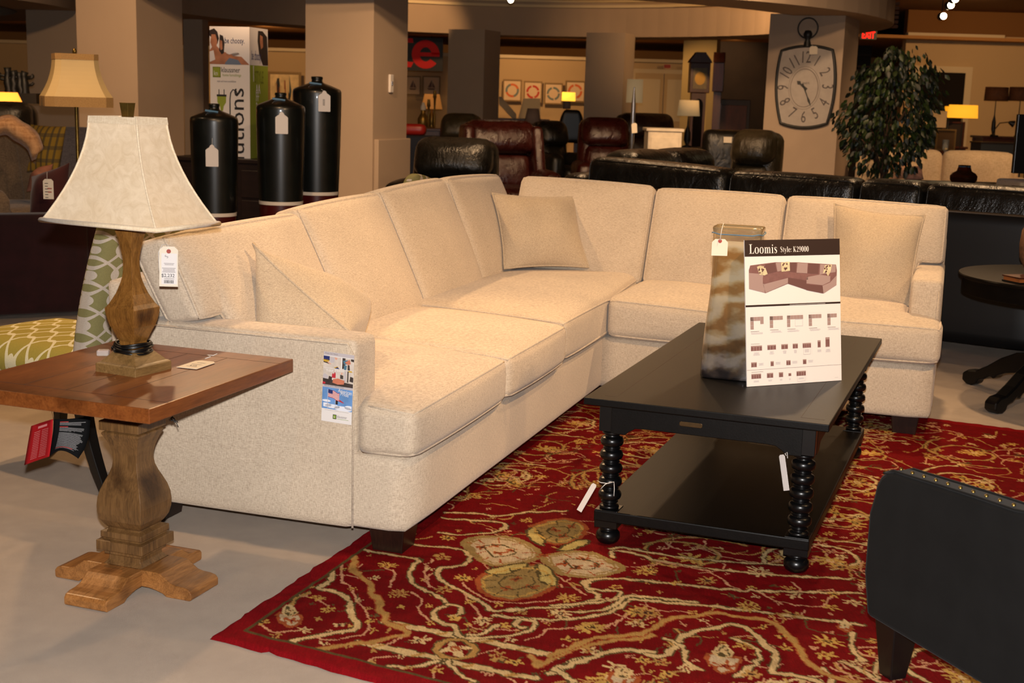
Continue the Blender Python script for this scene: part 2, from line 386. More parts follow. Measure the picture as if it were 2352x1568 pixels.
# ================================================================ RUG
def build_rug():
    P0=np.array([-.72,3.01]); e1=np.array([math.cos(math.radians(70.4)),math.sin(math.radians(70.4))]); e2=np.array([math.cos(math.radians(-26.6)),math.sin(math.radians(-26.6))])
    # far edge passes through (1.848,5.555)
    A=np.array([[e1[0],e2[0]],[e1[1],e2[1]]]); L1=float(np.linalg.solve(A,np.array([1.9,5.52])-P0)[0]); L2=3.3
    st=.0048; n1=int(L1/st); n2=int(L2/st)
    a=np.linspace(0,L1,n1); b=np.linspace(0,L2,n2); AA,BB=np.meshgrid(a,b,indexing='ij')
    wob=.004*np.sin(AA*23)+.003*np.sin(BB*17)
    X=P0[0]+AA*e1[0]+BB*e2[0]; Y=P0[1]+AA*e1[1]+BB*e2[1]
    rng=np.random.default_rng(5)
    def C(c): return np.array(lin(c)[:3])
    RED=C((106,9,12)); col=np.empty((n1,n2,3)); col[:]=RED
    TAN=C((168,128,70)); CRM=C((196,166,116)); OLV=C((84,70,40)); GLD=C((184,146,74)); RST=C((150,76,40)); DRK=C((70,40,28)); PNK=C((190,140,104))
    s=np.array([[1,0]]) 
    nzx=rng.normal(size=(64,64))
    def smooth_noise(X,Y,sc,k):
        r=np.random.default_rng(k); g=r.normal(size=(130,130)); u=(X*sc)%129; v=(Y*sc)%129; i=u.astype(int);j=v.astype(int);fu=u-i;fv=v-j
        return g[i,j]*(1-fu)*(1-fv)+g[i+1,j]*fu*(1-fv)+g[i,j+1]*(1-fu)*fv+g[i+1,j+1]*fu*fv
    jx=.0035*smooth_noise(X+9,Y+9,60,1); jy=.0035*smooth_noise(X+9,Y+9,60,2)
    XJ,YJ=X+jx,Y+jy
    Ai=np.linalg.inv(A)
    def win(x0,y0,x1,y1,m):
        cs=[Ai@(np.array(q)-P0) for q in((x0-m,y0-m),(x1+m,y0-m),(x1+m,y1+m),(x0-m,y1+m))]
        a0=max(0,int(min(c[0] for c in cs)/st));a1=min(n1,int(max(c[0] for c in cs)/st)+2);b0=max(0,int(min(c[1] for c in cs)/st));b1=min(n2,int(max(c[1] for c in cs)/st)+2)
        return slice(a0,a1),slice(b0,b1)
    def seg(p,q,w,c,w2=None,c2=None):
        sl=win(min(p[0],q[0]),min(p[1],q[1]),max(p[0],q[0]),max(p[1],q[1]),w+.02)
        if sl[0].stop<=sl[0].start or sl[1].stop<=sl[1].start: return
        x=XJ[sl];y=YJ[sl]; d=(q[0]-p[0],q[1]-p[1]); L=d[0]**2+d[1]**2+1e-12
        t=np.clip(((x-p[0])*d[0]+(y-p[1])*d[1])/L,0,1); D=np.hypot(x-p[0]-t*d[0],y-p[1]-t*d[1])
        return sl,D
    def smoothpts(pts,it=2):
        for _ in range(it):
            o=[pts[0]]
            for i in range(len(pts)-1):
                p,q=pts[i],pts[i+1]; o.append((p[0]*.75+q[0]*.25,p[1]*.75+q[1]*.25)); o.append((p[0]*.25+q[0]*.75,p[1]*.25+q[1]*.75))
            o.append(pts[-1]); pts=o
        return pts
    def stroke(pts,w,c,edge=None,ew=0,it=2):
        pts=smoothpts(pts,it)
        if edge is not None:
            for p,q in zip(pts,pts[1:]):
                r=seg(p,q,w+ew,c)
                if r: col[r[0]][r[1]<w+ew]=edge
        for p,q in zip(pts,pts[1:]):
            r=seg(p,q,w,c)
            if r: col[r[0]][r[1]<w]=c
    def poly(pts,c,edge=None,ew=.006,it=2):
        pts=smoothpts(list(pts)+[pts[0]],it)
        xs=[p[0] for p in pts];ys=[p[1] for p in pts]
        sl=win(min(xs),min(ys),max(xs),max(ys),.01); x=XJ[sl];y=YJ[sl]; ins=np.zeros(x.shape,bool)
        for p,q in zip(pts,pts[1:]):
            if p[1]==q[1]: continue
            ins^=((y>min(p[1],q[1]))&(y<=max(p[1],q[1]))&(x<(q[0]-p[0])*(y-p[1])/(q[1]-p[1])+p[0]))
        col[sl][ins]=c
        if edge is not None: stroke(pts,ew,edge,it=0)
    def flower(cx,cy,r,n,c1,c2,c3,ph=0,asp=1,rot=0):
        sl=win(cx-r,cy-r,cx+r,cy+r,.02)
        if sl[0].stop<=sl[0].start or sl[1].stop<=sl[1].start: return
        x=XJ[sl]-cx;y=YJ[sl]-cy; xr=x*math.cos(rot)+y*math.sin(rot); yr=(-x*math.sin(rot)+y*math.cos(rot))/asp
        R=np.hypot(xr,yr); th=np.arctan2(yr,xr); lob=r*(.68+.32*np.cos(n*th+ph))
        cc=col[sl]; cc[R<lob]=c1; cc[(R<lob*.62)&(np.cos(n*th+ph)<.1)]=c2; cc[R<r*.25]=c3; cc[R<r*.1]=c1
    def Wz(sx,sy,sc,pts): 
        o=[]
        for p in pts:
            q=onz(sx+p[0]/sc,sy+p[1]/sc,.012); o.append((q.x,q.y))
        return o
    z6=lambda *p:Wz(450,1150,2.24,p)
    z7=lambda *p:Wz(1280,900,2.194,p)
    # ---- generic small flowers and vines everywhere first
    for k in range(2300):
        u=rng.uniform(.1,L1-.1);v=rng.uniform(.1,L2-.1); c=P0+u*e1+v*e2
        t=k%5
        if t==0:
            ang=rng.uniform(0,6.28);pts=[tuple(c)]
            for _ in range(9):
                ang+=rng.uniform(-.1,.75); l=.034; pts.append((pts[-1][0]+l*math.cos(ang),pts[-1][1]+l*math.sin(ang)))
            stroke(pts,.0032,PNK if k%2 else TAN)
        else: flower(c[0],c[1],rng.uniform(.010,.030),int(rng.integers(4,9)),[GLD,TAN,CRM,GLD,OLV,PNK][int(rng.integers(0,6))],[RST,OLV,GLD,DRK][int(rng.integers(0,4))],RED,rng.uniform(0,6),rng.uniform(.6,1.1),rng.uniform(0,3))
    # repeated arabesques over the far field
    for iu in range(7):
        for iv in range(9):
            u=.28+iu*.44+(.2 if iv%2 else 0);v=.2+iv*.39; c=P0+u*e1+v*e2
            if u>L1-.15: continue
            for sgn in(1,-1):
                pts=[]
                for t in np.linspace(0,1,22):
                    an=sgn*(t*5.2)+(0 if sgn>0 else PI)+.3*iu; rr=.03+.19*(1-t); pts.append((c[0]+rr*math.cos(an),c[1]+rr*math.sin(an)))
                stroke(pts,.0055,CRM if (iu+iv)%2 else TAN,OLV,.003,1)
            if (iu+iv)%3==0:
                for q in range(4): 
                    an=q*PI/2+.4; flower(c[0]+.05*math.cos(an),c[1]+.05*math.sin(an),.055,6,[CRM,GLD][q%2],RST,OLV,0,.55,an)
            else: flower(c[0],c[1],.05,8,GLD,RST,CRM)
    # ---- clear the zones that carry the traced figures
    poly(z6((1180,40),(1990,-120),(2352,200),(2352,936),(900,936),(420,700),(700,330),(860,220)),RED)
    poly(z7((-20,930),(1000,850),(1540,900),(1560,1466),(-40,1466)),RED)
    for k in range(620):
        c=P0+rng.uniform(.07,L1*.75)*e1+rng.uniform(.07,1.7)*e2; ang=rng.uniform(0,6.3)
        if k%3==0:
            pts=[tuple(c)]
            for _ in range(6): ang+=rng.uniform(-.2,.7); pts.append((pts[-1][0]+.022*math.cos(ang),pts[-1][1]+.022*math.sin(ang)))
            stroke(pts,.0026,[PNK,OLV,TAN][k%9//3])
        else: flower(c[0],c[1],rng.uniform(.009,.018),int(rng.integers(3,6)),[GLD,TAN,OLV,PNK][k%4],RST,RED,k,.7,ang)
    S=lambda z,w,c,*p,e=OLV,ew=.004: stroke(z(*p),w,c,e,ew)
    # cream hatched bands
    for p,q in(((970,622),(1372,700)),((840,728),(1255,812)),((1408,706),(1860,800)),((1290,825),(1740,912))):
        a0,b0=z6(p,q); 
        for t in np.linspace(0,1,60):
            if int(t*22)%2==0: pass
        stroke([a0,b0],.012,CRM,OLV,.005)
        d=np.array(b0)-np.array(a0); n=int(np.hypot(*d)/.045)
        for i in range(1,n,2):
            m=np.array(a0)+d*(i/n); nn=np.array([-d[1],d[0]])/np.hypot(*d); tt=d/np.hypot(*d); stroke([tuple(m-nn*.008-tt*.008),tuple(m+nn*.008+tt*.008)],.006,TAN)
    # scalloped double bands
    S(z6,.008,CRM,(690,330),(705,380),(672,430),(610,452),(700,462),(765,485),(800,530),(792,590),(852,655),(700,682),(560,705),(462,732))
    S(z6,.009,TAN,(775,270),(826,300),(800,350),(850,395),(905,430),(905,480),(955,520),(930,560),(985,590),(960,622),(1060,650),(1090,690),(1000,700),(930,725),(830,730),(760,742),(690,757),(612,768),e=RST,ew=.003)
    S(z6,.009,TAN,(1720,800),(1760,820),(1740,860),(1850,800),(1950,752),(2050,740),(2150,716),(2250,710),(2352,690),e=RST,ew=.003)
    S(z7,.009,TAN,(-40,1330),(60,1290),(120,1265),(180,1240),(300,1230),(420,1215),(500,1190),(540,1150),(620,1135),(700,1130),(800,1105),(900,1135),(1050,1140),(1120,1180),(1150,1220),(1220,1280),(1235,1340),(1310,1400),(1400,1440),(1500,1460),e=RST,ew=.003)
    S(z7,.009,CRM,(-40,1420),(100,1350),(200,1330),(300,1300),(420,1300),(480,1330),(560,1330),(600,1250),(700,1200),(800,1190),(880,1165),(960,1190),(1010,1230),(1050,1280),(1110,1320),(1085,1400),(1090,1420),(1180,1420),(1250,1435),(1330,1466))
    S(z6,.008,CRM,(1850,862),(1930,845),(2000,820),(2100,780),(2200,762),(2352,775)); S(z6,.007,CRM,(1850,862),(1890,890),(1940,930))
    # olive and cream scrolls
    L=[(820,240),(900,262),(1000,275),(1165,300),(1118,335),(1090,375),(1120,430),(1200,470),(1262,500),(1290,530)]
    S(z6,.0065,CRM,*L)
    S(z6,.0065,CRM,(1290,530),(1230,562),(1215,600),(1280,632),(1350,652),(1340,688),(1395,708)); S(z6,.006,CRM,(1290,530),(1350,540),(1372,562),(1350,588),(1310,592))
    S(z6,.0065,CRM,(1130,225),(1250,235),(1350,242),(1408,275),(1405,320),(1340,338),(1250,342),(1235,390),(1300,430),(1400,480),(1480,530),(1530,575),(1700,550),(1900,545),(2040,520),(2085,482),(2020,466),(1990,430),(2050,403),(2200,400),(2352,418))
    S(z6,.0065,CRM,(1400,690),(1480,685),(1545,640)); S(z6,.0065,CRM,(1545,590),(1700,608),(1900,612),(2100,590),(2190,545),(2232,495),(2352,512))
    S(z6,.006,CRM,(1395,708),(1530,702),(1640,688),(1730,665),(1752,625),(1700,605),(1640,618),(1650,648),(1690,650))
    S(z6,.006,CRM,(1270,85),(1400,100),(1560,105),(1605,130),(1560,160),(1440,168),(1340,175),(1250,160)); S(z6,.006,CRM,(1280,60),(1420,60),(1540,80),(1700,60),(1900,50))
    for k in range(2):
        pts=[(1335+(100-k*0)*math.cos(t),762+46*math.sin(t)) for t in np.linspace(0,2*PI,24)]
    S(z6,.008,TAN,*pts); flower(*z6((1335,762))[0],.04,4,CRM,RED,RST,.0,1,.4)
    S(z6,.006,CRM,(880,860),(1000,850),(1120,860),(1250,820)); S(z6,.006,CRM,(1290,825),(1340,880),(1430,930))
    S(z7,.0065,CRM,(-20,1075),(150,1068),(290,1050),(335,1000),(220,1000),(140,990),(130,960),(200,938),(330,942),(500,955),(900,1000),(1200,1005),(1535,1015))
    S(z7,.0065,CRM,(335,1040),(600,1062),(900,1092),(1200,1132),(1540,1172)); S(z7,.0065,CRM,(-20,1110),(160,1105),(270,1095),(340,1030),(400,1028),(700,1060))
    S(z7,.006,CRM,(270,790),(330,780),(420,800),(600,830),(900,860),(1130,870)); S(z7,.006,CRM,(280,830),(270,800),(350,800),(540,860),(900,905),(1120,925),(1500,940))
    S(z7,.006,CRM,(540,1240),(650,1290),(640,1370),(740,1400)); S(z7,.006,CRM,(880,1240),(1020,1290),(1010,1370),(900,1430)); S(z7,.0065,CRM,(1490,1215),(1480,1290),(1540,1350))
    # pink vines with flowers
    for pts in ([(735,290),(760,350),(740,400),(800,450),(830,520),(880,560),(900,640),(860,690)],[(960,340),(1040,370),(995,420),(1000,440)],[(1110,470),(1170,510),(1140,560),(1210,620)],[(1370,420),(1430,470),(1510,520),(1620,527),(1760,525),(1900,505)],[(1870,390),(1940,440),(1970,470)],
                [(1220,300),(1170,350),(1190,400),(1200,440)],[(1380,480),(1450,560),(1470,600)],[(1690,715),(1790,695),(1800,650),(1930,655),(2100,655),(2190,600),(2240,580)],[(600,700),(700,722),(860,690)],[(860,830),(960,800),(1060,800)],[(540,490),(620,500),(680,540)],[(330,640),(400,680),(560,665)]):
        stroke(z6(*pts),.0034,PNK)
    for pts in ([(760,900),(840,950),(900,990),(960,1000),(990,990),(1060,1030),(1120,1060),(1250,1080),(1400,1080)],[(500,850),(640,880),(760,900)],[(290,1180),(350,1110),(440,1090),(660,1110)],[(1180,960),(1240,1000),(1180,1020)],[(1310,1000),(1400,990),(1380,1040),(1330,1080)]):
        stroke(z7(*pts),.0034,PNK)
    fl=[(985,330,.055,9),(920,395,.034,6),(1050,475,.055,9),(770,350,.026,5),(800,450,.026,5),(840,507,.022,5),(880,550,.026,5),(900,615,.03,5),(915,665,.028,4),(660,735,.03,5),(780,748,.022,4),(1060,545,.03,4),(1210,630,.03,4),(1200,350,.03,5),(1275,455,.055,7),
        (1380,395,.055,9),(1410,520,.03,5),(1475,615,.055,9),(1900,495,.045,9),(1650,500,.02,4),(1560,535,.034,4),(1880,580,.06,9),(2045,650,.07,9),(2270,570,.07,9),(2260,635,.04,6),(2030,770,.045,5),(1675,575,.034,4),(1330,600,.035,5),(1345,605,.02,4),(1150,715,.055,6),(1560,800,.055,6),
        (1640,830,.04,5),(1240,870,.04,5),(1060,800,.03,5),(1095,860,.028,4),(480,495,.045,6),(680,560,.04,6),(560,665,.04,6),(410,690,.035,5),(340,625,.04,5),(620,500,.034,4),(740,640,.03,4),(505,635,.02,4),(1300,190,.045,8),(1700,100,.045,8),(1530,80,.03,5),(1270,290,.06,5),(2330,350,.05,8),(2160,440,.04,5),(2110,510,.04,5),(1940,430,.03,4),(1440,350,.02,4),(1595,640,.035,5),(1620,715,.03,4),(1420,670,.02,4)]
    for i,(x,y,r,n) in enumerate(fl):
        c=z6((x,y))[0]; flower(c[0],c[1],r*.62,n,[GLD,CRM,TAN,GLD][i%4],[RST,OLV,RST,OLV][(i//2)%4],[RED,DRK][i%2],i,.8,i)
    fl=[(435,905,.06,9),(750,950,.06,9),(1020,905,.075,10),(980,985,.03,5),(600,960,.035,5),(460,1110,.075,9),(400,1170,.05,7),(160,1190,.07,9),(960,1080,.07,10),(1190,1120,.045,5),(1200,1025,.045,5),(1390,1020,.04,5),(1380,1085,.045,5),(1430,880,.075,9),(1430,830,.04,5),(1360,1255,.075,9),(1350,1325,.05,6),(1120,1120,.03,4),(1490,1060,.05,6),
        (60,1245,.04,4),(680,1108,.03,4),(560,1270,.03,5),(740,1150,.03,5),(1040,1180,.03,5),(1150,1285,.04,5),(520,1360,.045,6),(650,1390,.045,6),(430,1350,.04,6),(940,1280,.045,6),(980,1420,.05,6),(290,1385,.055,6),(560,1420,.04,5),(60,1040,.06,8),(150,1300,.03,4),(1000,1030,.03,4),(1130,1230,.03,4),(1220,790,.05,6),(1330,740,.05,6)]
    for i,(x,y,r,n) in enumerate(fl):
        c=z7((x,y))[0]; flower(c[0],c[1],r*.62,n,[GLD,TAN,CRM,GLD][i%4],[RST,OLV,RST,OLV][(i//2)%4],[RED,DRK][i%2],i,.8,i)
    # central spray of large leaves
    WARM=C((182,160,126)); TN2=C((144,118,70)); YEL=C((184,162,96))
    poly(z6((1372,212),(1440,188),(1560,180),(1680,200),(1790,275),(1700,318),(1570,335),(1470,318),(1425,270)),WARM,TN2,.010)
    poly(z6((1780,285),(1900,262),(2030,262),(2120,300),(2225,352),(2060,395),(1900,385),(1820,340)),WARM,TN2,.010)
    poly(z6((1452,402),(1500,362),(1620,335),(1760,325),(1850,370),(1860,430),(1780,482),(1650,512),(1520,500),(1455,455)),TN2,RST,.008)
    poly(z6((1725,130),(1850,88),(1975,98),(2020,150),(1960,205),(1860,228),(1790,210),(1720,165)),TN2,RST,.008)
    poly(z6((1490,358),(1580,338),(1700,318),(1720,330),(1640,362),(1560,382),(1500,380)),YEL,OLV,.004)
    poly(z6((1755,330),(1790,322),(1855,380),(1862,430),(1820,440),(1765,400)),YEL,OLV,.004)
    poly(z6((1700,150),(1745,132),(1790,190),(1800,235),(1760,225),(1705,190)),YEL,OLV,.004)
    poly(z6((1860,250),(1920,215),(2000,195),(2040,205),(1980,240),(1900,262)),YEL,OLV,.004)
    for x,y in((1540,230),(1560,268),(1620,255),(1470,240),(1890,325),(1990,295),(1960,340),(2060,330),(1650,400),(1600,450),(1720,440),(1850,150),(1890,180),(1930,130),(1790,280)):
        c=z6((x,y))[0]; flower(c[0],c[1],.026,4,RST,OLV,DRK,x,.7,y)
    for pts,cc_ in((((1400,214),(1450,198),(1560,192),(1670,212),(1750,272),(1690,305),(1570,322),(1480,306),(1440,268)),TN2),(((1820,290),(1900,275),(2025,275),(2110,308),(2180,348),(2050,380),(1905,372),(1840,335)),TN2),(((1480,405),(1520,375),(1625,350),(1745,342),(1825,378),(1835,425),(1765,465),(1650,495),(1535,484),(1482,448)),GLD),(((1750,135),(1855,102),(1960,110),(1995,150),(1940,192),(1860,212),(1800,198),(1748,162)),GLD)):
        stroke(z6(*(pts+(pts[0],))),.0035,cc_); cxm=sum(p[0] for p in pts)/len(pts); cym=sum(p[1] for p in pts)/len(pts)
        for p in pts: 
            a_=z6(p)[0]; m_=z6((cxm*.35+p[0]*.65,cym*.35+p[1]*.65))[0]; stroke([a_,m_],.0025,RST if cc_ is TN2 else OLV)
        stroke(z6(*[(cxm+(p[0]-cxm)*.5,cym+(p[1]-cym)*.5) for p in pts+(pts[0],)]),.003,OLV)
    # tulip motifs
    for z,ox,oy,s_ in((z7,835,1340,1.0),(z6,480,590,.75),(z6,2200,905,.9),(z7,1450,1180,.4),(z7,330,1445,.8)):
        T=lambda *p: z(*[(ox+a*s_,oy+b*s_) for a,b in p])
        poly(T((-90,-5),(-60,-25),(0,0),(60,-5),(100,0),(60,60),(10,80),(-50,50)),WARM,RST,.005); poly(T((-40,-40),(0,-80),(40,-40),(45,-10),(0,5),(-40,-10)),OLV,CRM,.004); flower(*T((0,-35))[0],.02*s_+.006,5,CRM,RED,CRM); flower(*T((10,35))[0],.03*s_,5,RST,CRM,RED)
    # plain red border
    BR=C((124,12,18)); bw=.062
    m=(AA<bw)|(BB<bw)|(AA>L1-bw)|(BB>L2-bw); col[m]=BR
    m2=((AA>bw)&(AA<bw+.008)&(BB>bw))|((BB>bw)&(BB<bw+.008)&(AA>bw)); col[m2]=OLV
    col*=(1+.07*smooth_noise(X+9,Y+9,50,12)[...,None]).clip(.75,1.3)*(1+.05*rng.normal(size=(n1,n2,1)))
    col=col.clip(0,1)
    Z=.012+.0012*smooth_noise(X+9,Y+9,40,3)
    ed=np.minimum(np.minimum(AA,L1-AA),np.minimum(BB,L2-BB)); Z=np.where(ed<.012,Z*np.sqrt(np.clip(ed/.012,0,1))+.001,Z)
    e=np.clip(1-ed/.03,0,1); X=X+e*.004*smooth_noise(AA+5,BB+5,25,8); Y=Y+e*.004*smooth_noise(AA+5,BB+5,25,9)
    V=np.stack([X-P0[0],Y-P0[1],Z],-1).reshape(-1,3)
    i,j=np.meshgrid(np.arange(n1-1),np.arange(n2-1),indexing='ij'); q=(i*n2+j).reshape(-1)
    Fc=np.stack([q,q+1*0+n2*0,q,q],-1); Fc=np.stack([q,q+n2,q+n2+1,q+1],-1)[:, ::-1]
    me=bpy.data.meshes.new('area_rug'); nf=len(Fc)
    me.vertices.add(len(V)); me.vertices.foreach_set('co',V.astype(np.float32).ravel())
    me.loops.add(nf*4); me.loops.foreach_set('vertex_index',Fc.astype(np.int32).ravel()); me.polygons.add(nf); me.polygons.foreach_set('loop_start',np.arange(0,nf*4,4,dtype=np.int32)); me.polygons.foreach_set('loop_total',np.full(nf,4,dtype=np.int32)) if False else None
    me.update(calc_edges=True); me.validate()
    me.polygons.foreach_set('use_smooth',np.ones(len(me.polygons),bool))
    ca=me.color_attributes.new('Col','FLOAT_COLOR','POINT'); cc=np.ones((len(V),4),np.float32); cc[:,:3]=col.reshape(-1,3); ca.data.foreach_set('color',cc.ravel())
    me.materials.append(M['rug']); o=bpy.data.objects.new('area_rug',me); COL.objects.link(o); o.location=(P0[0],P0[1],0)
    # make sure normals face up
    if me.polygons[0].normal.z<0: me.flip_normals()
    tag(o,'deep red wool area rug with cream and gold floral scrolls, under the coffee table','rug')
build_rug()

# ================================================================ SECTIONAL SOFA
SO=Vector((-0.284,3.565,0)); SA=math.radians(71.6)
SM=Matrix.Translation(SO)@Matrix.Rotation(SA,4,'Z')
sofa=thing('sectional_sofa','large L-shaped cream linen sectional sofa beside the black coffee table','sofa',tuple(SO),SA)
R1=2.15; SB=3.12; TE=-1.39
def sofa_part(mb,name,mat='sofa',parent=None,**k): return mb.build(name,mat,parent or sofa,weld=True,**k)
mb=MB(); soft(mb,0,R1+.9,.0,.95,.085,.322,.028,(0,0,0),10); 
sofa_part(mb,'base')
mb=MB(); soft(mb,R1,SB,TE,.02,.085,.322,.028,(0,0,0),10); sofa_part(mb,'base')
# near arm
mb=MB(); soft(mb,.0,.148,.166,.97,.084,.645,.022,(0.004,0,.004),14,0)
mb.tube([(-.001,.172,.09),(-.001,.172,.60),(-.001,.19,.632),(-.001,.94,.634)],.0035,6); sofa_part(mb,'arm')
mb=MB(); soft(mb,R1+.17,SB,TE-.002,TE+.125,.084,.645,.024,(0,0.004,.004),14,0)
mb.tube([(R1+.168,TE+.012,.325),(R1+.168,TE+.012,.6)],.003,6); sofa_part(mb,'arm')
# back frame
mb=MB(); F=tri((.0,.80,.3),(SB-.1,.80,.3),(SB-.1,.98,.3),(.0,.98,.3),(.0,.865,.765),(SB-.1,.865,.765),(SB-.1,1.0,.765),(.0,1.0,.765)); mb.cushion(F,(1.5,.09,.23),.03,(0,0,0),14); sofa_part(mb,'back_frame')
mb=MB(); F=tri((R1+.80,TE,.3),(R1+.98,TE,.3),(R1+.98,.95,.3),(R1+.80,.95,.3),(R1+.865,TE,.765),(R1+1.0,TE,.765),(R1+1.0,.95,.765),(R1+.865,.95,.765)); mb.cushion(F,(.09,1.1,.23),.03,(0,0,0),14); sofa_part(mb,'back_frame')
# seat cushions
def seatF(s0,s1,t0,t1,z0,z1,ear=None,dz=(0,0,0,0)):
    hs=((s1-s0)/2,(t1-t0)/2,(z1-z0)/2)
    def F(x,y,z):
        t=t0+(t1-t0)*(y+1)/2; a=s0
        if ear is not None:
            k=1-sm(ear[0]-.012,ear[0]+.012,t); a=s0+(ear[1]-s0)*k
        s=a+(s1-a)*(x+1)/2; u=(x+1)/2;v=(y+1)/2
        zz=z0+(z1-z0)*(z+1)/2+(dz[0]*(1-u)*(1-v)+dz[1]*u*(1-v)+dz[2]*u*v+dz[3]*(1-u)*v)*(z+1)/2
        return Vector((s,t,zz))
    return F,hs
CR=(0.0,.0,.03)
mb=MB(); F,h=seatF(.152,.79,-.025,.64,.322,.468,(.155,-.022),(-.01,.0,.03,.03)); mb.cushion(F,h,.03,(.0,.016,.028),34,0,3-1,.0048)
sofa_part(mb,'seat_cushion')
mb=MB(); F,h=seatF(.792,1.487,-.028,.64,.325,.47,None,(0,.004,.03,.03)); mb.cushion(F,h,.03,(.004,.020,.032),22,0,2,.0048); sofa_part(mb,'seat_cushion')
# corner seat cushion: reaches round into the corner
def cF(x,y,z):
    u,v=(x+1)/2,(y+1)/2
    a=Vector((1.49,-.02,0)).lerp(Vector((2.185,-.02,0)),u); b=Vector((1.49,.64,0)).lerp(Vector((2.95,.62,0)),u)
    right=Vector((2.185,-.015,0)).lerp(Vector((2.95,.0,0)),min(1,v*1.6)) if v<.625 else Vector((2.95,0,0)).lerp(Vector((2.80,.62,0)),(v-.625)/.375)
    left=Vector((1.49,-.02,0)).lerp(Vector((1.49,.66,0)),v)
    p=left.lerp(right,u); p.z=.33+(.485-.33)*(z+1)/2+(.03*v*(z+1)/2); return p
mb=MB(); mb.cushion(cF,(.5,.33,.075),.03,(.004,.016,.032),26,0,2,.0048); sofa_part(mb,'seat_cushion')
mb=MB(); F,h=seatF(2.125,2.85,-.70,-.022,.322,.462,None,(0,.0,.03,.03)); mb.cushion(F,h,.03,(.018,.004,.032),22,0,2,.0048); sofa_part(mb,'seat_cushion')
def rF(x,y,z):
    s=2.12+(2.85-2.12)*(x+1)/2; k=1-sm(2.295,2.325,s); te=(-1.262)+(-1.405+1.262)*k
    t=te+(-.703-te)*(y+1)/2; return Vector((s,t,.325+(.478-.325)*(z+1)/2+.025*((x+1)/2)*(z+1)/2))
mb=MB(); mb.cushion(rF,(.365,.34,.075),.032,(.02,.003,.03),34,0,2,.0048); sofa_part(mb,'seat_cushion')
# back cushions (left run): front plane t=.57+.52(z-.48)
def backF(s0,s1,zt0,zt1,zb=.475,run=0,L=None,lean=0,th=.135,sk=0,tb=.575,tt=.80):
    """x across, y thickness (-1 front), z up"""
    def F(x,y,z):
        u=(x+1)/2; zt=zt0+(zt1-zt0)*u; bz=zb
        s=s0+(s1-s0)*u+sk*(z+1)/2
        if L: bz=zb+(L[1]-zb)*(1-sm(L[0]-.02,L[0]+.02,s)) if L[2]>0 else zb+(L[1]-zb)*sm(L[0]-.02,L[0]+.02,s)
        zz=bz+(zt-bz)*(z+1)/2; w=(zz-zb)/(zt-zb)
        t=tb+(tt-tb)*w+ (y+1)/2*th*.9; zz=zz-(y+1)/2*th*.28*(w*.8+.2)
        return Vector((s,t,zz)) if run==0 else Vector((R1+t,-s,zz))
    return F
def bc(F,w,n=26,b=.045): 
    mb=MB(); mb.cushion(F,(w/2,.065,.24),.034,(.003,b,.010),n,0,1,.0050); sofa_part(mb,'back_cushion')
bc(backF(.0,.845,.905,.915,L=(.15,.66,1),tb=.575,tt=.79),.84,34)
bc(backF(.85,1.55,.93,.945),.68); bc(backF(1.555,2.26,.952,.972),.68); bc(backF(2.265,3.0,.972,.955,tb=.59,tt=.79),.7)
bc(backF(-.66,.025,.955,.938,run=1,tb=.575,tt=.80),.68)
bc(backF(.03,.655,.93,.925,run=1),.64); bc(backF(.66,1.385,.925,.91,run=1,L=(1.26,.66,-1)),.7,34)
def leg(x,y):
    mb=MB(); mb.lathe([(.095,.0),(.115,.085)],sq=True,T=Matrix.Translation((x,y,.013))); return mb.build('leg','foot',sofa,bevel=.004)
for x,y in((.10,.085),(.09,.88),(R1+.1,TE+.1),(3.02,TE+.12),(3.0,.85)): leg(x,y)

def W(s,t,z): return SM@Vector((s,t,z))
pillow('throw_pillow',at(582,560,4.10),at(806,764,3.93),Vector((-.49,4.17,.49)),Vector((-.72,4.20,.50)),.38,'pillow','beige linen throw pillow slumped against the sofa arm nearest the end table',group='beige throw pillows',seed=3,pinch=.10)
pillow('throw_pillow',at(1131,444,6.30),at(1322,452,6.42),at(1352,614,6.22),at(1158,617,6.12),.17,'pillow','square beige linen throw pillow standing in the inner corner of the sectional',group='beige throw pillows',seed=5,pinch=.07)
pillow('throw_pillow',at(1917,468,5.92),at(2124,495,5.80),at(2088,702,5.60),at(1902,690,5.66),.17,'pillow','square beige linen throw pillow leaning at the far right arm of the sectional',group='beige throw pillows',seed=9,pinch=.06,sag=.03)

# ================================================================ COFFEE TABLE
CA=math.atan2(3.488-3.739,.881-.216); CO=Vector((.216,3.739,0)); CM=Matrix.Translation(CO)@Matrix.Rotation(CA,4,'Z'); CW,CL=.711,1.50
ct=thing('coffee_table','low black rectangular coffee table with bobbin-turned legs and lower shelf','coffee table',tuple(CO),CA)
MB().box(0,CW,0,CL,.450,.472).build('tabletop','blackwood',ct,bevel=.003)
mb=MB()
for a in((.085,.05,.09,CL-.05),(CW-.09,.05,CW-.085,CL-.05)): pass
lw=.0012; ins=.085; z=.4722
for x0,x1,y0,y1 in((ins,ins+lw,ins*.6,CL-ins*.6),(CW-ins-lw,CW-ins,ins*.6,CL-ins*.6),(0.05,ins,ins*.6,ins*.6+lw),(CW-ins,CW-.02,ins*.6,ins*.6+lw)): mb.box(x0,x1,y0,y1,z-.0004,z+.0001)
mb.build('plank_groove','groove',ct)
def apron(x0,y0,x1,y1):
    L=math.hypot(x1-x0,y1-y0); pts=[(0,.449),(L,.449),(L,.362)]
    pts+= [(L-.045,.362),(L-.055,.372),(L-.075,.384),(L-.1,.386),(.1,.386),(.075,.384),(.055,.372),(.045,.362),(0,.362)]
    T=Matrix.Translation((x0,y0,0))@Matrix.Rotation(math.atan2(y1-y0,x1-x0),4,'Z')@Matrix.Rotation(PI/2,4,'X')
    MB().prism(pts,-.01,.012,0,T).build('apron','blackwood',ct,bevel=.002)
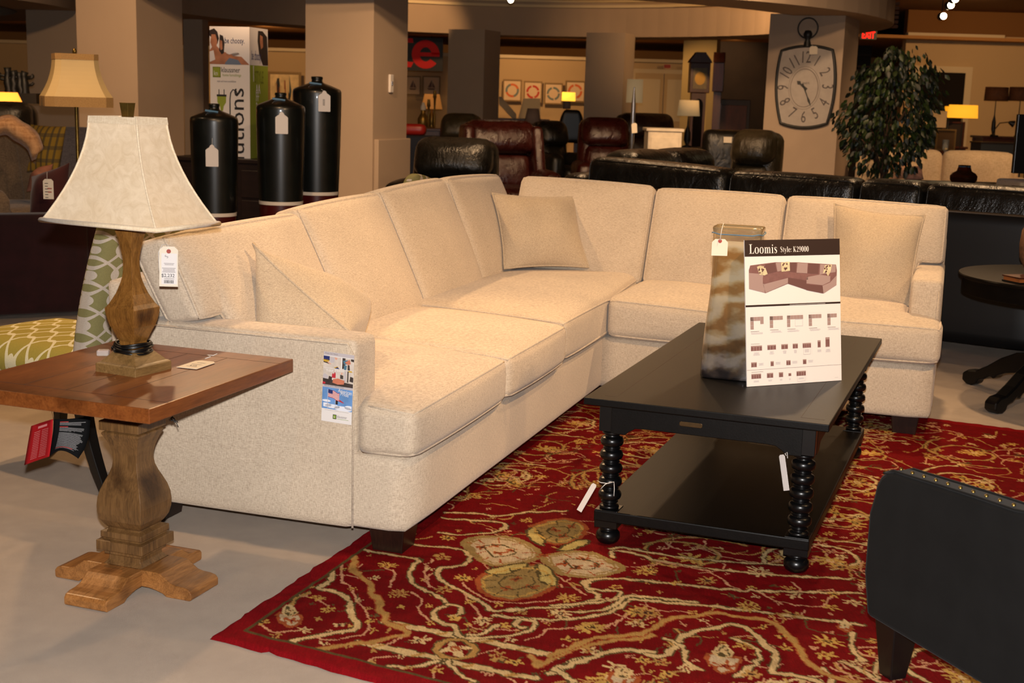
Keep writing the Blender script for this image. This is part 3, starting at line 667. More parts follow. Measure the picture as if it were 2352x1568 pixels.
i0=.075
for a in((i0,.05,CW-i0,.05),(i0,CL-.05,CW-i0,CL-.05),(.05,i0,.05,CL-i0),(CW-.05,i0,CW-.05,CL-i0)): apron(*a)
def bob():
    p=[(.021,.352),(.030,.349),(.030,.342),(.021,.338)]
    zs=np.linspace(.318,.152,5)
    for zc in zs:
        for t in np.linspace(-1,1,11): p.append((.0235+.0115*math.sqrt(max(0,1-t*t)),zc-t*.0150))
        p.append((.0225,zc-.0185)); p.append((.0265,zc-.0195)); p.append((.0265,zc-.0225)); p.append((.0225,zc-.0235))
    p+=[(.020,.124),(.029,.119),(.030,.113),(.026,.110)]
    return p
for x in(.072,CW-.072):
    for y in(.072,CL-.072):
        mb=MB(); mb.box(-.033,.033,-.033,.033,.352,.45); mb.lathe(bob(),20); mb.box(-.035,.035,-.035,.035,.054,.110)
        mb.lathe([(.022,.0),(.031,.006),(.036,.015),(.037,.024),(.035,.033),(.029,.040),(.024,.043),(.028,.046),(.028,.050),(.022,.056)],24)
        mb.build('leg','blackpost',ct,loc=(x,y,.014),bevel=.002)
MB().box(.035,CW-.035,.035,CL-.035,.088,.122).build('lower_shelf','blackwood',ct,bevel=.004)
mb=MB(); mb.prism([(-.034,-.004),(-.030,-.007),(.030,-.007),(.034,-.004),(.034,.004),(.030,.007),(-.030,.007),(-.034,.004)],0,.003,0,RT((CW*.445,.0365,.418),0,PI/2)); mb.build('name_plate','brassd',ct,bevel=.001)

# ================================================================ END TABLE
EA=math.radians(70.2); EO=Vector((-1.009,3.381,0)); EM=Matrix.Translation(EO)@Matrix.Rotation(EA,4,'Z')
et=thing('end_table','square cherry-topped end table on a distressed carved pedestal, left of the sofa','end table',tuple(EO),EA)
ex,ey=.338,.297
MB().box(-ex,ex,-ey,ey,.553,.590).build('tabletop','cherry',et,bevel=.0025)
mb=MB(); gz=.5902
for x0,x1,y0,y1 in((-ex+.075,-ex+.0765,-ey,ey),(ex-.0765,ex-.075,-ey,ey),(-ex+.075,ex-.075,-.1305,-.129),(-ex+.075,ex-.075,.0,.0015),(-ex+.075,ex-.075,.129,.1305)): mb.box(x0,x1,y0,y1,gz-.0004,gz+.0001)
mb.build('plank_groove','groove',et)
def arc(r0,z0,r1,z1,n,bul): return [(r0+(r1-r0)*t+bul*math.sin(PI*t),z0+(z1-z0)*t) for t in np.linspace(0,1,n)]
prof=[(.122,.050),(.122,.062),(.114,.068),(.100,.076),(.099,.088),(.117,.092),(.117,.100),(.122,.103),(.146,.106),(.146,.132),(.120,.135),(.120,.138),(.129,.140),(.129,.156),(.108,.160)]
prof+=[(.096,.163),(.112,.172),(.130,.188),(.139,.208),(.141,.228),(.137,.250),(.126,.272),(.110,.292),(.093,.312),(.081,.330),(.076,.348),(.077,.366),(.085,.386),(.098,.404),(.110,.417),(.116,.423)]
prof+=[(.116,.428),(.100,.432),(.124,.435),(.124,.460),(.104,.464),(.104,.5525)]
mb=MB(); mb.lathe(prof,sq=True); o=mb.build('pedestal','driftwood',et,bevel=.0025)
fp=[(0,.064),(.105,.064),(.118,.062),(.132,.052),(.148,.040),(.165,.036),(.188,.035),(.203,.031),(.210,.022),(.210,.004),(.205,.0),(.135,.0),(.125,.008),(.105,.014),(.085,.018),(0,.019)]
for k in range(4):
    T=Matrix.Rotation(k*PI/2,4,'Z')@Matrix.Rotation(PI/2,4,'X'); kx=1.0
    MB().prism([(a*1.04,b) for a,b in fp],-.066,.066,0,T).build('foot','footwood',et,bevel=.003)

# ================================================================ TABLE LAMP
LA=math.radians(63.6); LO=Vector((-1.004,3.388,.590)); 
tl=thing('table_lamp','tall table lamp with square-sided parchment shade and carved gold-brown wooden base','table lamp',tuple(LO),LA)
mb=MB(); mb.lathe([(.138,.0),(.138,.022),(.130,.025),(.120,.027),(.078,.050),(.066,.056)],sq=True); mb.build('base','plinthwood',tl,bevel=.0015)
bp=[(.050,.056),(.050,.080),(.057,.088),(.071,.108),(.083,.122),(.091,.137),(.097,.152),(.100,.168),(.0985,.170),(.083,.181),(.071,.194),(.059,.207),(.050,.221),(.041,.236),(.035,.250),(.031,.268),(.030,.282),(.031,.300),(.034,.313),(.038,.327),(.043,.341),(.049,.357),(.055,.368),(.056,.374),(.056,.380)]
mb=MB(); mb.lathe(bp,sq=True); mb.build('body','lampwood',tl,bevel=.0012)
MB().lathe([(.012,.38),(.012,.40),(.018,.402),(.018,.43),(.006,.435),(.004,.66)],16).build('lamp_socket','blackiron',tl)
def shade(a0,b0,a1,b1,z0,z1,curve,mat,parent,trim='shadetrim',th=.0015,panels=10):
    mb=MB(); lv=[]
    for k in range(panels+1):
        t=k/panels; f=(1-t)**curve
        a=a1+(a0-a1)*f; b=b1+(b0-b1)*f; lv.append((a/2,b/2,z0+(z1-z0)*t))
    for k in range(panels):
        A,B=lv[k],lv[k+1]
        for sx,sy,ex_,ey_ in((-1,-1,1,-1),(1,-1,1,1),(1,1,-1,1),(-1,1,-1,-1)):
            mb.add([(sx*A[0],sy*A[1],A[2]),(ex_*A[0],ey_*A[1],A[2]),(ex_*B[0],ey_*B[1],B[2]),(sx*B[0],sy*B[1],B[2])],[(0,1,2,3)],0,False)
    o=mb.build('lamp_shade',mat,parent,weld=True); s=o.modifiers.new('t','SOLIDIFY'); s.thickness=.0025
    return o,lv
o,lv=shade(.235,.385,.108,.158,.392,.665,1.75,'shade',tl)
mb=MB()
for (a,b,z),h in((lv[0],.012),(lv[-1],.018)):
    a+=.0018;b+=.0018
    for sg in(1,):
        pts=[(-a,-b),(a,-b),(a,b),(-a,b)]; 
        if h==.012:
            mb.tube([(p[0],p[1],z+.003) for p in pts],.0065,8,0,True)
        else:
            for i in range(4):
                p,q=pts[i],pts[(i+1)%4]; mb.hexa([(p[0]*.97,p[1]*.97,z-h),(q[0]*.97,q[1]*.97,z-h),(q[0]*1.035,q[1]*1.035,z-h),(p[0]*1.035,p[1]*1.035,z-h)],[(p[0]*.96,p[1]*.96,z),(q[0]*.96,q[1]*.96,z),(q[0]*1.0,q[1]*1.0,z),(p[0]*1.0,p[1]*1.0,z)])
for sx,sy in((1,1),(1,-1),(-1,1),(-1,-1)): mb.tube([(sx*(p[0]+.0006),sy*(p[1]+.0006),p[2]) for p in lv],.0028,6)
mb.build('shade_piping','shadetrim',tl)
mb=MB(); mb.lathe([(.022,.665),(.022,.668),(.028,.698),(.030,.700)],sq=True); mb.build('finial','brass',tl,bevel=.001)
rd=random.Random(3); mb=MB()
for k in range(9):
    r0=.044+rd.uniform(0,.007); z0=.052+k*.003+rd.uniform(-.001,.001); ph=rd.uniform(0,6)
    mb.tube([(r0*math.cos(t)*1.02,r0*math.sin(t),z0+.003*math.sin(t*2+ph)) for t in np.linspace(0,2*PI,28)[:-1]],.0028,6,0,True)
mb.tube([(-.03,.045,.062),(-.0,.075,.045),(.03,.082,.046)],.003,6); mb.build('power_cord','cord',tl)
MB().box(-.012,.012,-.016,.016,-.008,.008,0,RT((-.036,.072,.045),.6)).build('plug',gl('clear_plug_cover',(230,220,215),.2,.7),tl,bevel=.004)
# ================================================================ TAGS, SIGN, BROCHURE, VASE
def scallop(w,h,r=.0):
    c=w*.22; return [(-w/2+c*.1,-h/2),(w/2-c*.1,-h/2),(w/2,-h/2+c*.3),(w/2,h*.24),(w/2-c*.5,h*.30),(w*.22,h*.36),(w*.14,h*.45),(.0,h*.5),(-w*.14,h*.45),(-w*.22,h*.36),(-w/2+c*.5,h*.30),(-w/2,h*.24),(-w/2,-h/2+c*.3)]
def clipped(w,h):
    c=w*.2; return [(-w/2,-h/2),(w/2,-h/2),(w/2,h/2-c),(w/2-c,h/2),(-w/2+c,h/2),(-w/2,h/2-c)]
def price_tag(label,T,w,h,strings,shape=clipped,grom=None,pr=None,mat='tagc',group=None,name='price_tag',cat='price tag',sr=.0011):
    o=T.translation; root=thing(name,label,cat,tuple(o),0,group); L=Matrix.Translation(-o)@T
    mb=MB(); mb.prism(shape(w,h),-.0005,.0005,0,L); mb.build('card',mat,root)
    if grom: mb=MB(); mb.lathe([(w*.12,-.0012),(w*.12,.0012)],14,0,L@Matrix.Translation((0,h*.38,0))); mb.build('eyelet',grom,root)
    for s in strings: MB().tube([Vector(p)-o for p in s],sr,5).build('string','string',root)
    if pr: 
        mb=MB(); pr(mb,L@Matrix.Translation((0,0,.0008))); mb.build('print',['ink','inkg','red','inkl','white'],root)
    return root
def up_frame(c,yaw,tilt=0,roll=0):
    """card facing the direction yaw (0 = towards -y), upright"""
    return Matrix.Translation(Vector(c))@Matrix.Rotation(yaw,4,'Z')@Matrix.Rotation(PI/2+tilt,4,'X')@Matrix.Rotation(roll,4,'Z')
def bars(mb,T,x0,x1,y,h,m,n=1,dy=.003,jit=.2,sd=1):
    rd=random.Random(sd)
    for k in range(n):
        e=(x1-x0)*rd.uniform(0,jit)/2; mb.flat([(x0+e,y-k*dy),(x1-e,y-k*dy),(x1-e,y-k*dy+h),(x0+e,y-k*dy+h)],0,m,T)
# price tag hanging from the end of the first back cushion
tp=at(387.5,612,3.52)
def pr1(mb,T):
    w,h=.046,.106
    mb.flat([(-w*.42,-h*.46),(w*.47,-h*.46),(w*.47,h*.34),(-w*.42,h*.34)],-.0002,4,T)
    mb.text('S',.014,T@Matrix.Translation((-.004,.022,0))@Matrix.Rotation(.9,4,'Z'),1)
    mb.text('$2,232',.0135,T@Matrix.Translation((-.0195,-.029,0)),0,.0003,sx=.95)
    bars(mb,T,-.013,.015,.008,.0012,1,2,.0035); bars(mb,T,-.018,.019,-.005,.0013,1,4,.0035); bars(mb,T,-.012,.015,-.034,.001,0,1)
    rd=random.Random(4); x=-.012
    while x<.013: 
        q=rd.uniform(.0006,.0018); mb.flat([(x,-.046),(x+q,-.046),(x+q,-.037),(x,-.037)],0,0,T); x+=q+rd.uniform(.0006,.0015)
price_tag('white price tag reading $2,232 hanging by string at the cream sofa left end',up_frame(tp,.15,0,-.02),.050,.110,[[at(388,572,3.515),at(384,561,3.54),at(372,562,3.56),at(364,580,3.53),at(366,620,3.525),at(369,645,3.525)],[at(388,572,3.515),at(388,556,3.60),at(389,545,4.05)]],clipped,'red',pr1,'tagc')
# tag lying on the end table
c=onz(453,837,.5925)
def pr2(mb,T):
    bars(mb,T,-.014,.014,.022,.0015,1,2,.004); bars(mb,T,-.018,.016,-.0,.0015,1,2,.004); mb.text('$ 119',.009,T@Matrix.Translation((-.010,-.022,0)),0); bars(mb,T,-.016,.016,-.030,.003,1)
A_,B_=onz(436,850,.5925),onz(486,826,.5925)
TT=frame(c,(onz(458,851,.5925)-onz(411,846,.5925)),(onz(470,824,.5925)-onz(435,849,.5925)))
price_tag('cream price tag lying flat on the cherry tabletop beside the table lamp',TT,.062,.105,[[onz(468,824,.594),onz(474,822,.600),onz(484,819,.603),onz(476,815,.606),onz(490,816,.604),onz(499,812,.608)]],clipped,None,pr2)
# red and black folded leaflet hanging under the end table
def leaf_grid(P,n=10):
    def f(u,v):
        a=[onep(v) for onep in P]; return a[0].lerp(a[1],u)
    return f
root=thing('hang_tag_booklet','open red and black folded booklet dangling under the left side of the end table','booklet',tuple(at(130,970,3.3)))
o=root.location
D=3.32
def curve(pts,D_):
    def f(v):
        x=v*(len(pts)-1); i=min(int(x),len(pts)-2); t=x-i
        p=at(pts[i][0],pts[i][1],D_[i]); q=at(pts[i+1][0],pts[i+1][1],D_[i+1]); return p.lerp(q,t)-o
    return f
L0=curve([(72,978),(66,1010),(61,1040),(56,1068)],[3.36]*4); L1=curve([(122,962),(121,990),(118,1020),(114,1048)],[3.30,3.3,3.3,3.3])
mb=MB(); mb.grid(lambda u,v:L0(v).lerp(L1(v),u)+Vector((0,.004*math.sin(PI*u),0)),8,10); c1=mb.build('red_cover',plain('red_gloss_card',(150,16,22),.7,.2),root); c1.modifiers.new('s','SOLIDIFY').thickness=.0008
R0=curve([(124,962),(122,990),(118,1020),(114,1048)],[3.30]*4); R1_=curve([(208,955),(205,1000),(195,1030),(180,1053)],[3.33,3.32,3.3,3.28])
def RP(u,v): 
    p=R0(v).lerp(R1_(v),u); p.z+= .022*math.sin(PI*u)*(v)*1.0-.000; p.y-=.012*math.sin(PI*u); return p
mb=MB(); mb.grid(RP,12,12); c2=mb.build('black_panel',plain('black_gloss_card',(9,9,10),.85,.1),root); c2.modifiers.new('s','SOLIDIFY').thickness=.0008
mb=MB(); rd=random.Random(2)
for k in range(31):
    v=.07+k*.0265; m=0
    if k in(4,10): continue
    e=rd.uniform(.78,.9); a=.2
    if k in(0,5,29): m=1; e=.45 if k<29 else .75
    mb.grid(lambda i,j:RP(a+(e-a)*i,v+.011*j)+Vector((0,-.0012,0)),7,2,m,False)
mb.build('print',[plain('print_grey',(120,118,118),.8,.1),plain('print_red',(190,40,34),.6)],root)
mb=MB()
for k in range(16):
    v=.2+k*.046; 
    for a,e in((.2,.45),(.52,.8)):
        mb.grid(lambda i,j:L0(v+.012*j).lerp(L1(v+.012*j),a+(e-a)*i)+Vector((0,.004*math.sin(PI*(a+(e-a)*i))-.0014,0)),4,2,0,False)
mb.grid(lambda i,j:L0(.07+.06*j).lerp(L1(.07+.06*j),.35+.4*i)+Vector((0,-.0014+.003,0))+Vector((0,-.003,0)),4,2,0,False)
mb.build('print',[plain('print_pink',(196,120,118),.6)],root)
for xx in(118,124): MB().tube([at(xx,938,3.3)-o,at(123,966,3.30)-o],.0006,4).build('string',plain('brown_string',(90,60,30),.8),root)
# little twist of dark raffia under the table edge
mb=MB(); rd=random.Random(6); c=at(397,958,3.36); 
for k in range(9):
    p=c.copy(); pts=[p.copy()]
    for q in range(4): p+=Vector((rd.uniform(-.006,.007),rd.uniform(-.004,.004),rd.uniform(-.009,.001))); pts.append(p.copy())
    mb.tube(pts,.0011,4)
mb.tube([c,c+Vector((-.01,0,.02))],.0012,4)
tag(mb.build('frayed_tie','cord'),'frayed black tie sticking out below the right edge of the end table','tie')

# brochure pinned to the sofa arm
def bro(p): # photo position on the arm side, s = -0.002
    d=ray(*p); n=Vector((math.cos(SA),math.sin(SA),0)); P0=SM@Vector((-.004,0,0)); t=(P0-Vector((0,0,CAMH))).dot(n)/d.dot(n); return Vector((0,0,CAMH))+d*t
c00,c10,c11,c01=bro((738,965)),bro((807,976)),bro((805,810)),bro((734,805))
bw=(c10-c00).length; bh=(c01-c00).length
BM=frame(c00,c10-c00,c01-c00)
root=thing('brochure_sheet','tall printed brochure with a flag photograph fixed to the near arm of the cream sofa','brochure',tuple(c00))
L=Matrix.Translation(-c00)@BM
MB().box(0,bw,0,bh,-.0004,.0004,0,L).build('sheet','white',root)
BMT=['white',plain('b_sky',(96,138,190),.5,nz=.25,sc=18),plain('b_cloud',(214,216,224),.5),plain('b_navy',(30,40,96),.5),plain('b_red',(176,40,50),.5),plain('b_tan',(190,112,84),.5,nz=.1,sc=40),plain('b_dark',(58,48,44),.5,nz=.3,sc=60),plain('b_grey',(178,170,172),.5),plain('b_skin',(206,150,128),.5),plain('b_yel',(190,150,40),.5),plain('b_green',(120,146,50),.5),'ink','inkg',plain('b_warmgrey',(196,184,172),.5,nz=.12,sc=50),plain('b_teal',(70,110,130),.5)]
mb=MB(); X=lambda a:a*bw; Y=lambda a:a*bh
def R_(x0,x1,y0,y1,m,z=.0006): mb.flat([(X(x0),Y(y0)),(X(x1),Y(y0)),(X(x1),Y(y1)),(X(x0),Y(y1))],z,m,L)
def Pm(pts,m,z=.0008): mb.flat([(X(a),Y(b)) for a,b in pts],z,m,L)
R_(0,1,.95,1,7); R_(.0,.58,.775,.94,13); R_(.62,1,.775,.94,13); R_(0,1,.53,.77,13); R_(0,1,.495,.53,7); R_(0,1,.185,.495,1)
Pm([(0,.94),(.2,.94),(.2,.88),(0,.88)],3);Pm([(0,.89),(.15,.895),(.2,.87),(.1,.85),(0,.86)],9);Pm([(.1,.87),(.26,.835),(.24,.825),(.12,.85)],8);Pm([(.2,.93),(.36,.93),(.36,.86),(.24,.85)],7,.0009);Pm([(.36,.935),(.46,.93),(.44,.90),(.38,.905)],8);Pm([(.38,.775),(.54,.775),(.46,.805)],3);Pm([(.35,.785),(.46,.81),(.5,.80),(.38,.778)],9);Pm([(0,.86),(.12,.855),(.2,.83),(0,.845)],6)
Pm([(.62,.94),(.72,.94),(.72,.8),(.62,.78)],6,.0008);Pm([(.64,.9),(.8,.92),(.82,.86),(.68,.85)],14,.0010);Pm([(.7,.88),(.86,.93),(.9,.87),(.82,.85)],5,.0012);Pm([(.68,.84),(.78,.84),(.76,.775),(.68,.775)],14,.0010);Pm([(.80,.85),(.86,.85),(.88,.775),(.8,.775)],6,.0010);Pm([(.9,.94),(1,.94),(1,.90),(.9,.91)],6,.0010)
Pm([(0,.53),(1,.53),(1,.585),(.5,.60),(0,.62)],6);Pm([(.32,.57),(.5,.552),(.7,.565),(.72,.62),(.5,.64),(.34,.62)],5,.0010);Pm([(0,.535),(.09,.54),(.09,.565),(0,.57)],4,.001);Pm([(.0,.62),(.16,.615),(.18,.66),(.05,.69),(0,.66)],7,.001);Pm([(.18,.61),(.3,.605),(.3,.65),(.2,.66)],6,.0011)
Pm([(.30,.64),(.36,.64),(.36,.69),(.33,.71),(.30,.69)],4,.0012);Pm([(.36,.64),(.42,.64),(.42,.70),(.39,.73),(.36,.7)],4,.0012);Pm([(.57,.64),(.67,.64),(.67,.69),(.57,.70)],6,.0012);Pm([(.60,.70),(.64,.70),(.64,.73),(.60,.73)],8,.0012);Pm([(.80,.6),(.84,.6),(.84,.76),(.80,.76)],6,.001);Pm([(.88,.62),(1,.61),(1,.68),(.9,.69)],6,.001);Pm([(.82,.75),(.96,.75),(.94,.77),(.84,.77)],9,.001);Pm([(.7,.6),(.76,.6),(.77,.76),(.7,.76)],7,.001)
mb.text('Your Home',.012,L@Matrix.Translation((X(.10),Y(.715),.0012))@Matrix.Rotation(.1,4,'Z'),0,.0001)
for cxy in((.12,.24,.2,.03),(.35,.23,.25,.03),(.7,.215,.3,.035),(.9,.24,.15,.03),(.15,.30,.14,.018)): Pm([(cxy[0]+cxy[2]*math.cos(t),cxy[1]+cxy[3]*math.sin(t)) for t in np.linspace(0,2*PI,14)[:-1] if 0<=cxy[0]+cxy[2]*math.cos(t)<=1],2,.0008)
Pm([(.175,.47),(.19,.47),(.20,.19),(.185,.19)],7,.001);Pm([(.44,.33),(.452,.33),(.452,.19),(.44,.19)],7,.001)
fl=lambda u,v:(.20+.37*u,.465-.11*v-.028*u+.010*math.sin(u*5+.6)-.005*math.sin(u*9))
for k in range(11):
    a,b=k/11,(k+1)/11; q=[fl(u,a) for u in np.linspace(0,1,8)]+[fl(u,b) for u in np.linspace(1,0,8)]; Pm(q,4 if k%2==0 else 0,.0012)
Pm([fl(u,0) for u in np.linspace(0,.4,5)]+[fl(u,.5) for u in np.linspace(.4,0,5)],3,.0014)
Pm([(.45,.335),(.60,.335),(.74,.297),(.68,.297),(.56,.315),(.46,.32)],4,.001);Pm([(.455,.32),(.53,.32),(.53,.265),(.455,.265)],11,.0012)
mb.text('American',.0155,L@Matrix.Translation((X(.52),Y(.448),.0012))@Matrix.Rotation(-.10,4,'Z'),0,.0001,sx=.72); mb.text('Pride',.0155,L@Matrix.Translation((X(.60),Y(.405),.0012))@Matrix.Rotation(-.10,4,'Z'),0,.0001,sx=.8)
mb.text('From Our Hands',.0075,L@Matrix.Translation((X(.05),Y(.968),.0010)),12,.0001,sx=.75); mb.text('AMERICAN CRAFTED, AMERICAN STRONG',.0062,L@Matrix.Translation((X(.05),Y(.506),.0010)),12,.0001,sx=.52)
mb.flat([(X(.38),Y(.05)),(X(.5),Y(.05)),(X(.5),Y(.115)),(X(.38),Y(.115))],.0008,11,L); mb.flat([(X(.395),Y(.058)),(X(.485),Y(.058)),(X(.485),Y(.107)),(X(.395),Y(.107))],.0010,10,L)
mb.text('k',.008,L@Matrix.Translation((X(.41),Y(.068),.0013)),0,.0001); mb.text('klaussner',.0115,L@Matrix.Translation((X(.52),Y(.075),.001)),12,.0001,sx=.72); R_(.52,.9,.055,.06,10); R_(.1,.9,.165,.168,12)
mb.build('print',BMT,root)

# art glass vase on the coffee table
VO=Vector((.706,4.105,.4725))
va=thing('glass_vase','tall square amber and grey swirled glass vase standing on the black coffee table','vase',tuple(VO),CA+.05)
def sqring(a,b,r,z,n=6):
    o=[]
    for k,(sx,sy) in enumerate(((1,1),(-1,1),(-1,-1),(1,-1))):
        for q in range(n): 
            an=k*PI/2+q/(n-1)*PI/2; o.append((sx*(a-r)+r*math.cos(an),sy*(b-r)+r*math.sin(an),z))
    return o
def loft(mb,rings,m=0,cap0=True,cap1=False,smooth=True):
    n=len(rings[0]); vs=[p for r in rings for p in r]; fs=[]
    for j in range(len(rings)-1):
        for i in range(n): k=(i+1)%n; fs.append((j*n+i,j*n+k,(j+1)*n+k,(j+1)*n+i))
    if cap0: fs.append(tuple(range(n-1,-1,-1)))
    if cap1: fs.append(tuple((len(rings)-1)*n+i for i in range(n)))
    mb.add(vs,fs,m,smooth)
mb=MB(); rg=[]
for t in np.linspace(0,1,20):
    z=.01+.43*t; w=.092-.018*t**.8+.003*math.sin(t*7); rg.append(sqring(w*.98,w*.80,.030,z))
rg=[sqring(.080,.062,.030,.0),sqring(.090,.072,.030,.003)]+rg
ins=[sqring(.074-.006+0*t,.059-.006,.024,z) for z in(.44,.30)]+[sqring(.06,.045,.02,.08)]
loft(mb,rg+ins,0,True,True); mb.build('body','artglass',va)
mb=MB(); ro=[sqring(.0745,.0590,.026,.438),sqring(.0755,.0605,.026,.462),sqring(.078,.063,.027,.478),sqring(.0755,.0605,.026,.482),sqring(.070,.055,.024,.474),sqring(.068,.053,.022,.44)]
loft(mb,ro,0,False,False); mb.build('rim',gl('pale_glass_rim',(214,196,160),.05,.8),va)
mb=MB(); mb.tube([(p[0],p[1],.462+.002*math.sin(i)) for i,p in enumerate(sqring(.079,.064,.028,0))],.0018,5,0,True); mb.build('ribbon','bluetape',va)
c=at(1653,568,4.03); price_tag('blank cream tag hanging on the front of the tall swirled glass vase',up_frame(c,.05),.050,.052,[[at(1654,552,4.02),at(1657,530,4.02),at(1662,512,4.035)]],clipped,'red')
# ---------------- show card (style sign)
s00,s10=onz(1716,888,.473),onz(1933,873,.473); 
def upat(px,py,base,lean=.055): return at(px,py,base.y+lean)
s01,s11=upat(1701,551,s00),upat(1920,549,s10)
sw=(s10-s00).length; sh=((s01-s00).length+(s11-s10).length)/2
TS=frame(s00,s10-s00,((s01-s00)+(s11-s10))/2)
sg=thing('display_sign','white sectional sofa information sign with brown header leaning on the glass vase','sign',tuple(s00))
L=Matrix.Translation(-s00)@TS
MB().box(0,sw,0,sh,-.004,0,0,L).build('sign_board','white',sg)
mb=MB(); X=lambda a:a*sw; Y=lambda a:(1-a)*sh
def Rg(x0,x1,y0,y1,m,z=.0004): mb.flat([(X(x0),Y(y1)),(X(x1),Y(y1)),(X(x1),Y(y0)),(X(x0),Y(y0))],z,m,L)
Rg(0,1,0,.112,1)
# Didone lettering
def stroke2(pts,T,m):
    for i in range(len(pts)-1):
        (x,y,w),(x2,y2,w2)=pts[i],pts[i+1]; d=Vector((x2-x,y2-y)); 
        if d.length<1e-6: continue
        n=Vector((-d.y,d.x)).normalized(); mb.add([(x+n.x*w/2,y+n.y*w/2,0),(x-n.x*w/2,y-n.y*w/2,0),(x2-n.x*w2/2,y2-n.y*w2/2,0),(x2+n.x*w2/2,y2+n.y*w2/2,0)],[(0,1,2,3)],m,False,T)
def glyph(ch,T,m):
    th,hn=.17,.035
    def rc(x0,x1,y0,y1): mb.flat([(x0,y0),(x1,y0),(x1,y1),(x0,y1)],0,m,T)
    def ring(cx,cy,rx,ry,t=th,h=hn,a0=0,a1=360,n=22):
        pts=[]
        for k in range(n+1):
            a=math.radians(a0+(a1-a0)*k/n); w=h+(t-h)*abs(math.cos(a))**1.3; pts.append((cx+(rx-w/2)*math.cos(a),cy+(ry-h/2)*math.sin(a),w))
        stroke2(pts,T,m)
    if ch=='L': rc(.12,.12+th,0,1); rc(0,.42,.965,1); rc(0,.66,0,hn); stroke2([(.62,.0,.03),(.645,.3,.03)],T,m); stroke2([(.45,.02,.02),(.6,.08,.1),(.63,.2,.02)],T,m); return .72
    if ch=='o': ring(.29,.33,.29,.345,.16); return .64
    if ch=='0': ring(.27,.5,.27,.51,.17); return .60
    if ch in'mn':
        rc(.08,.08+.14,0,.64); rc(0,.3,0,hn); rc(0,.1,.62,.65)
        k=2 if ch=='m' else 1
        for q in range(k):
            x=.22+.30*q; stroke2([(x,.5,.03),(x+.05,.6,.05),(x+.13,.645,.06),(x+.2,.6,.1),(x+.23,.5,.14),(x+.23,0,.14)],T,m); rc(x+.13,x+.36,0,hn)
        return .34+.30*k+.0
    if ch=='i': rc(.08,.22,0,.64); rc(0,.32,0,hn); rc(0,.1,.61,.65); ring(.15,.86,.085,.085,.085,.085,n=12); return .36
    if ch=='l': rc(.08,.22,0,1); rc(0,.32,0,hn); rc(0,.1,.965,1); return .36
    if ch=='t': rc(.1,.22,.08,.85); rc(0,.34,.61,.645); stroke2([(.16,.1,.12),(.2,.03,.07),(.28,.02,.03),(.35,.1,.03)],T,m); return .38
    if ch=='s': stroke2([(.38,.5,.03),(.34,.62,.03),(.22,.65,.04),(.1,.6,.08),(.08,.5,.12),(.18,.38,.15),(.32,.28,.15),(.36,.16,.12),(.3,.05,.08),(.2,.01,.04),(.07,.04,.03),(.03,.18,.03)],T,m); return .46
    if ch=='S': stroke2([(.5,.75,.03),(.46,.93,.03),(.3,.99,.04),(.14,.94,.08),(.09,.8,.13),(.2,.62,.17),(.4,.46,.18),(.5,.26,.14),(.42,.07,.08),(.27,.01,.04),(.1,.05,.03),(.04,.28,.03)],T,m); return .62
    if ch=='y': stroke2([(.08,.62,.13),(.29,.05,.13)],T,m); stroke2([(.46,.62,.035),(.2,-.2,.04),(.08,-.28,.05),(.02,-.2,.1)],T,m); rc(0,.24,.62,.65); rc(.34,.54,.62,.65); return .56
    if ch=='e': ring(.26,.33,.26,.34,.14,hn,5,320); rc(.06,.47,.345,.375); return .56
    if ch==':': ring(.1,.55,.075,.075,.075,.075,n=10); ring(.1,.09,.075,.075,.075,.075,n=10); return .26
    if ch=='K': rc(.1,.27,0,1); rc(0,.36,0,hn); rc(0,.36,.965,1); stroke2([(.25,.38,.035),(.62,.97,.035)],T,m); stroke2([(.34,.5,.16),(.62,.02,.18)],T,m); rc(.5,.76,.965,1); rc(.48,.78,0,hn); return .80
    if ch=='2': stroke2([(.1,.72,.12),(.1,.9,.05),(.24,.99,.04),(.4,.9,.12),(.42,.72,.15),(.3,.45,.08),(.06,.05,.035)],T,m); stroke2([(.06,.06,.1),(.25,.09,.14),(.45,.04,.08),(.5,.2,.03)],T,m); return .58
    if ch=='9': ring(.26,.68,.25,.32,.14); stroke2([(.48,.7,.12),(.46,.35,.1),(.34,.06,.05),(.2,.01,.04),(.1,.1,.1)],T,m); return .58
    return .3
def word(s_,x,y,h,m=0,sx=1):
    for ch in s_:
        T=L@Matrix.Translation((x,y,.0010))@Matrix.Diagonal((h*sx,h,1,1)); x+=glyph(ch,T,m)*h*sx*1.04
    return x
x=word('Loomis',X(.045),Y(.092),.0290,0,.92); word('Style: K29000',x+.010,Y(.086),.0170,0,.90)
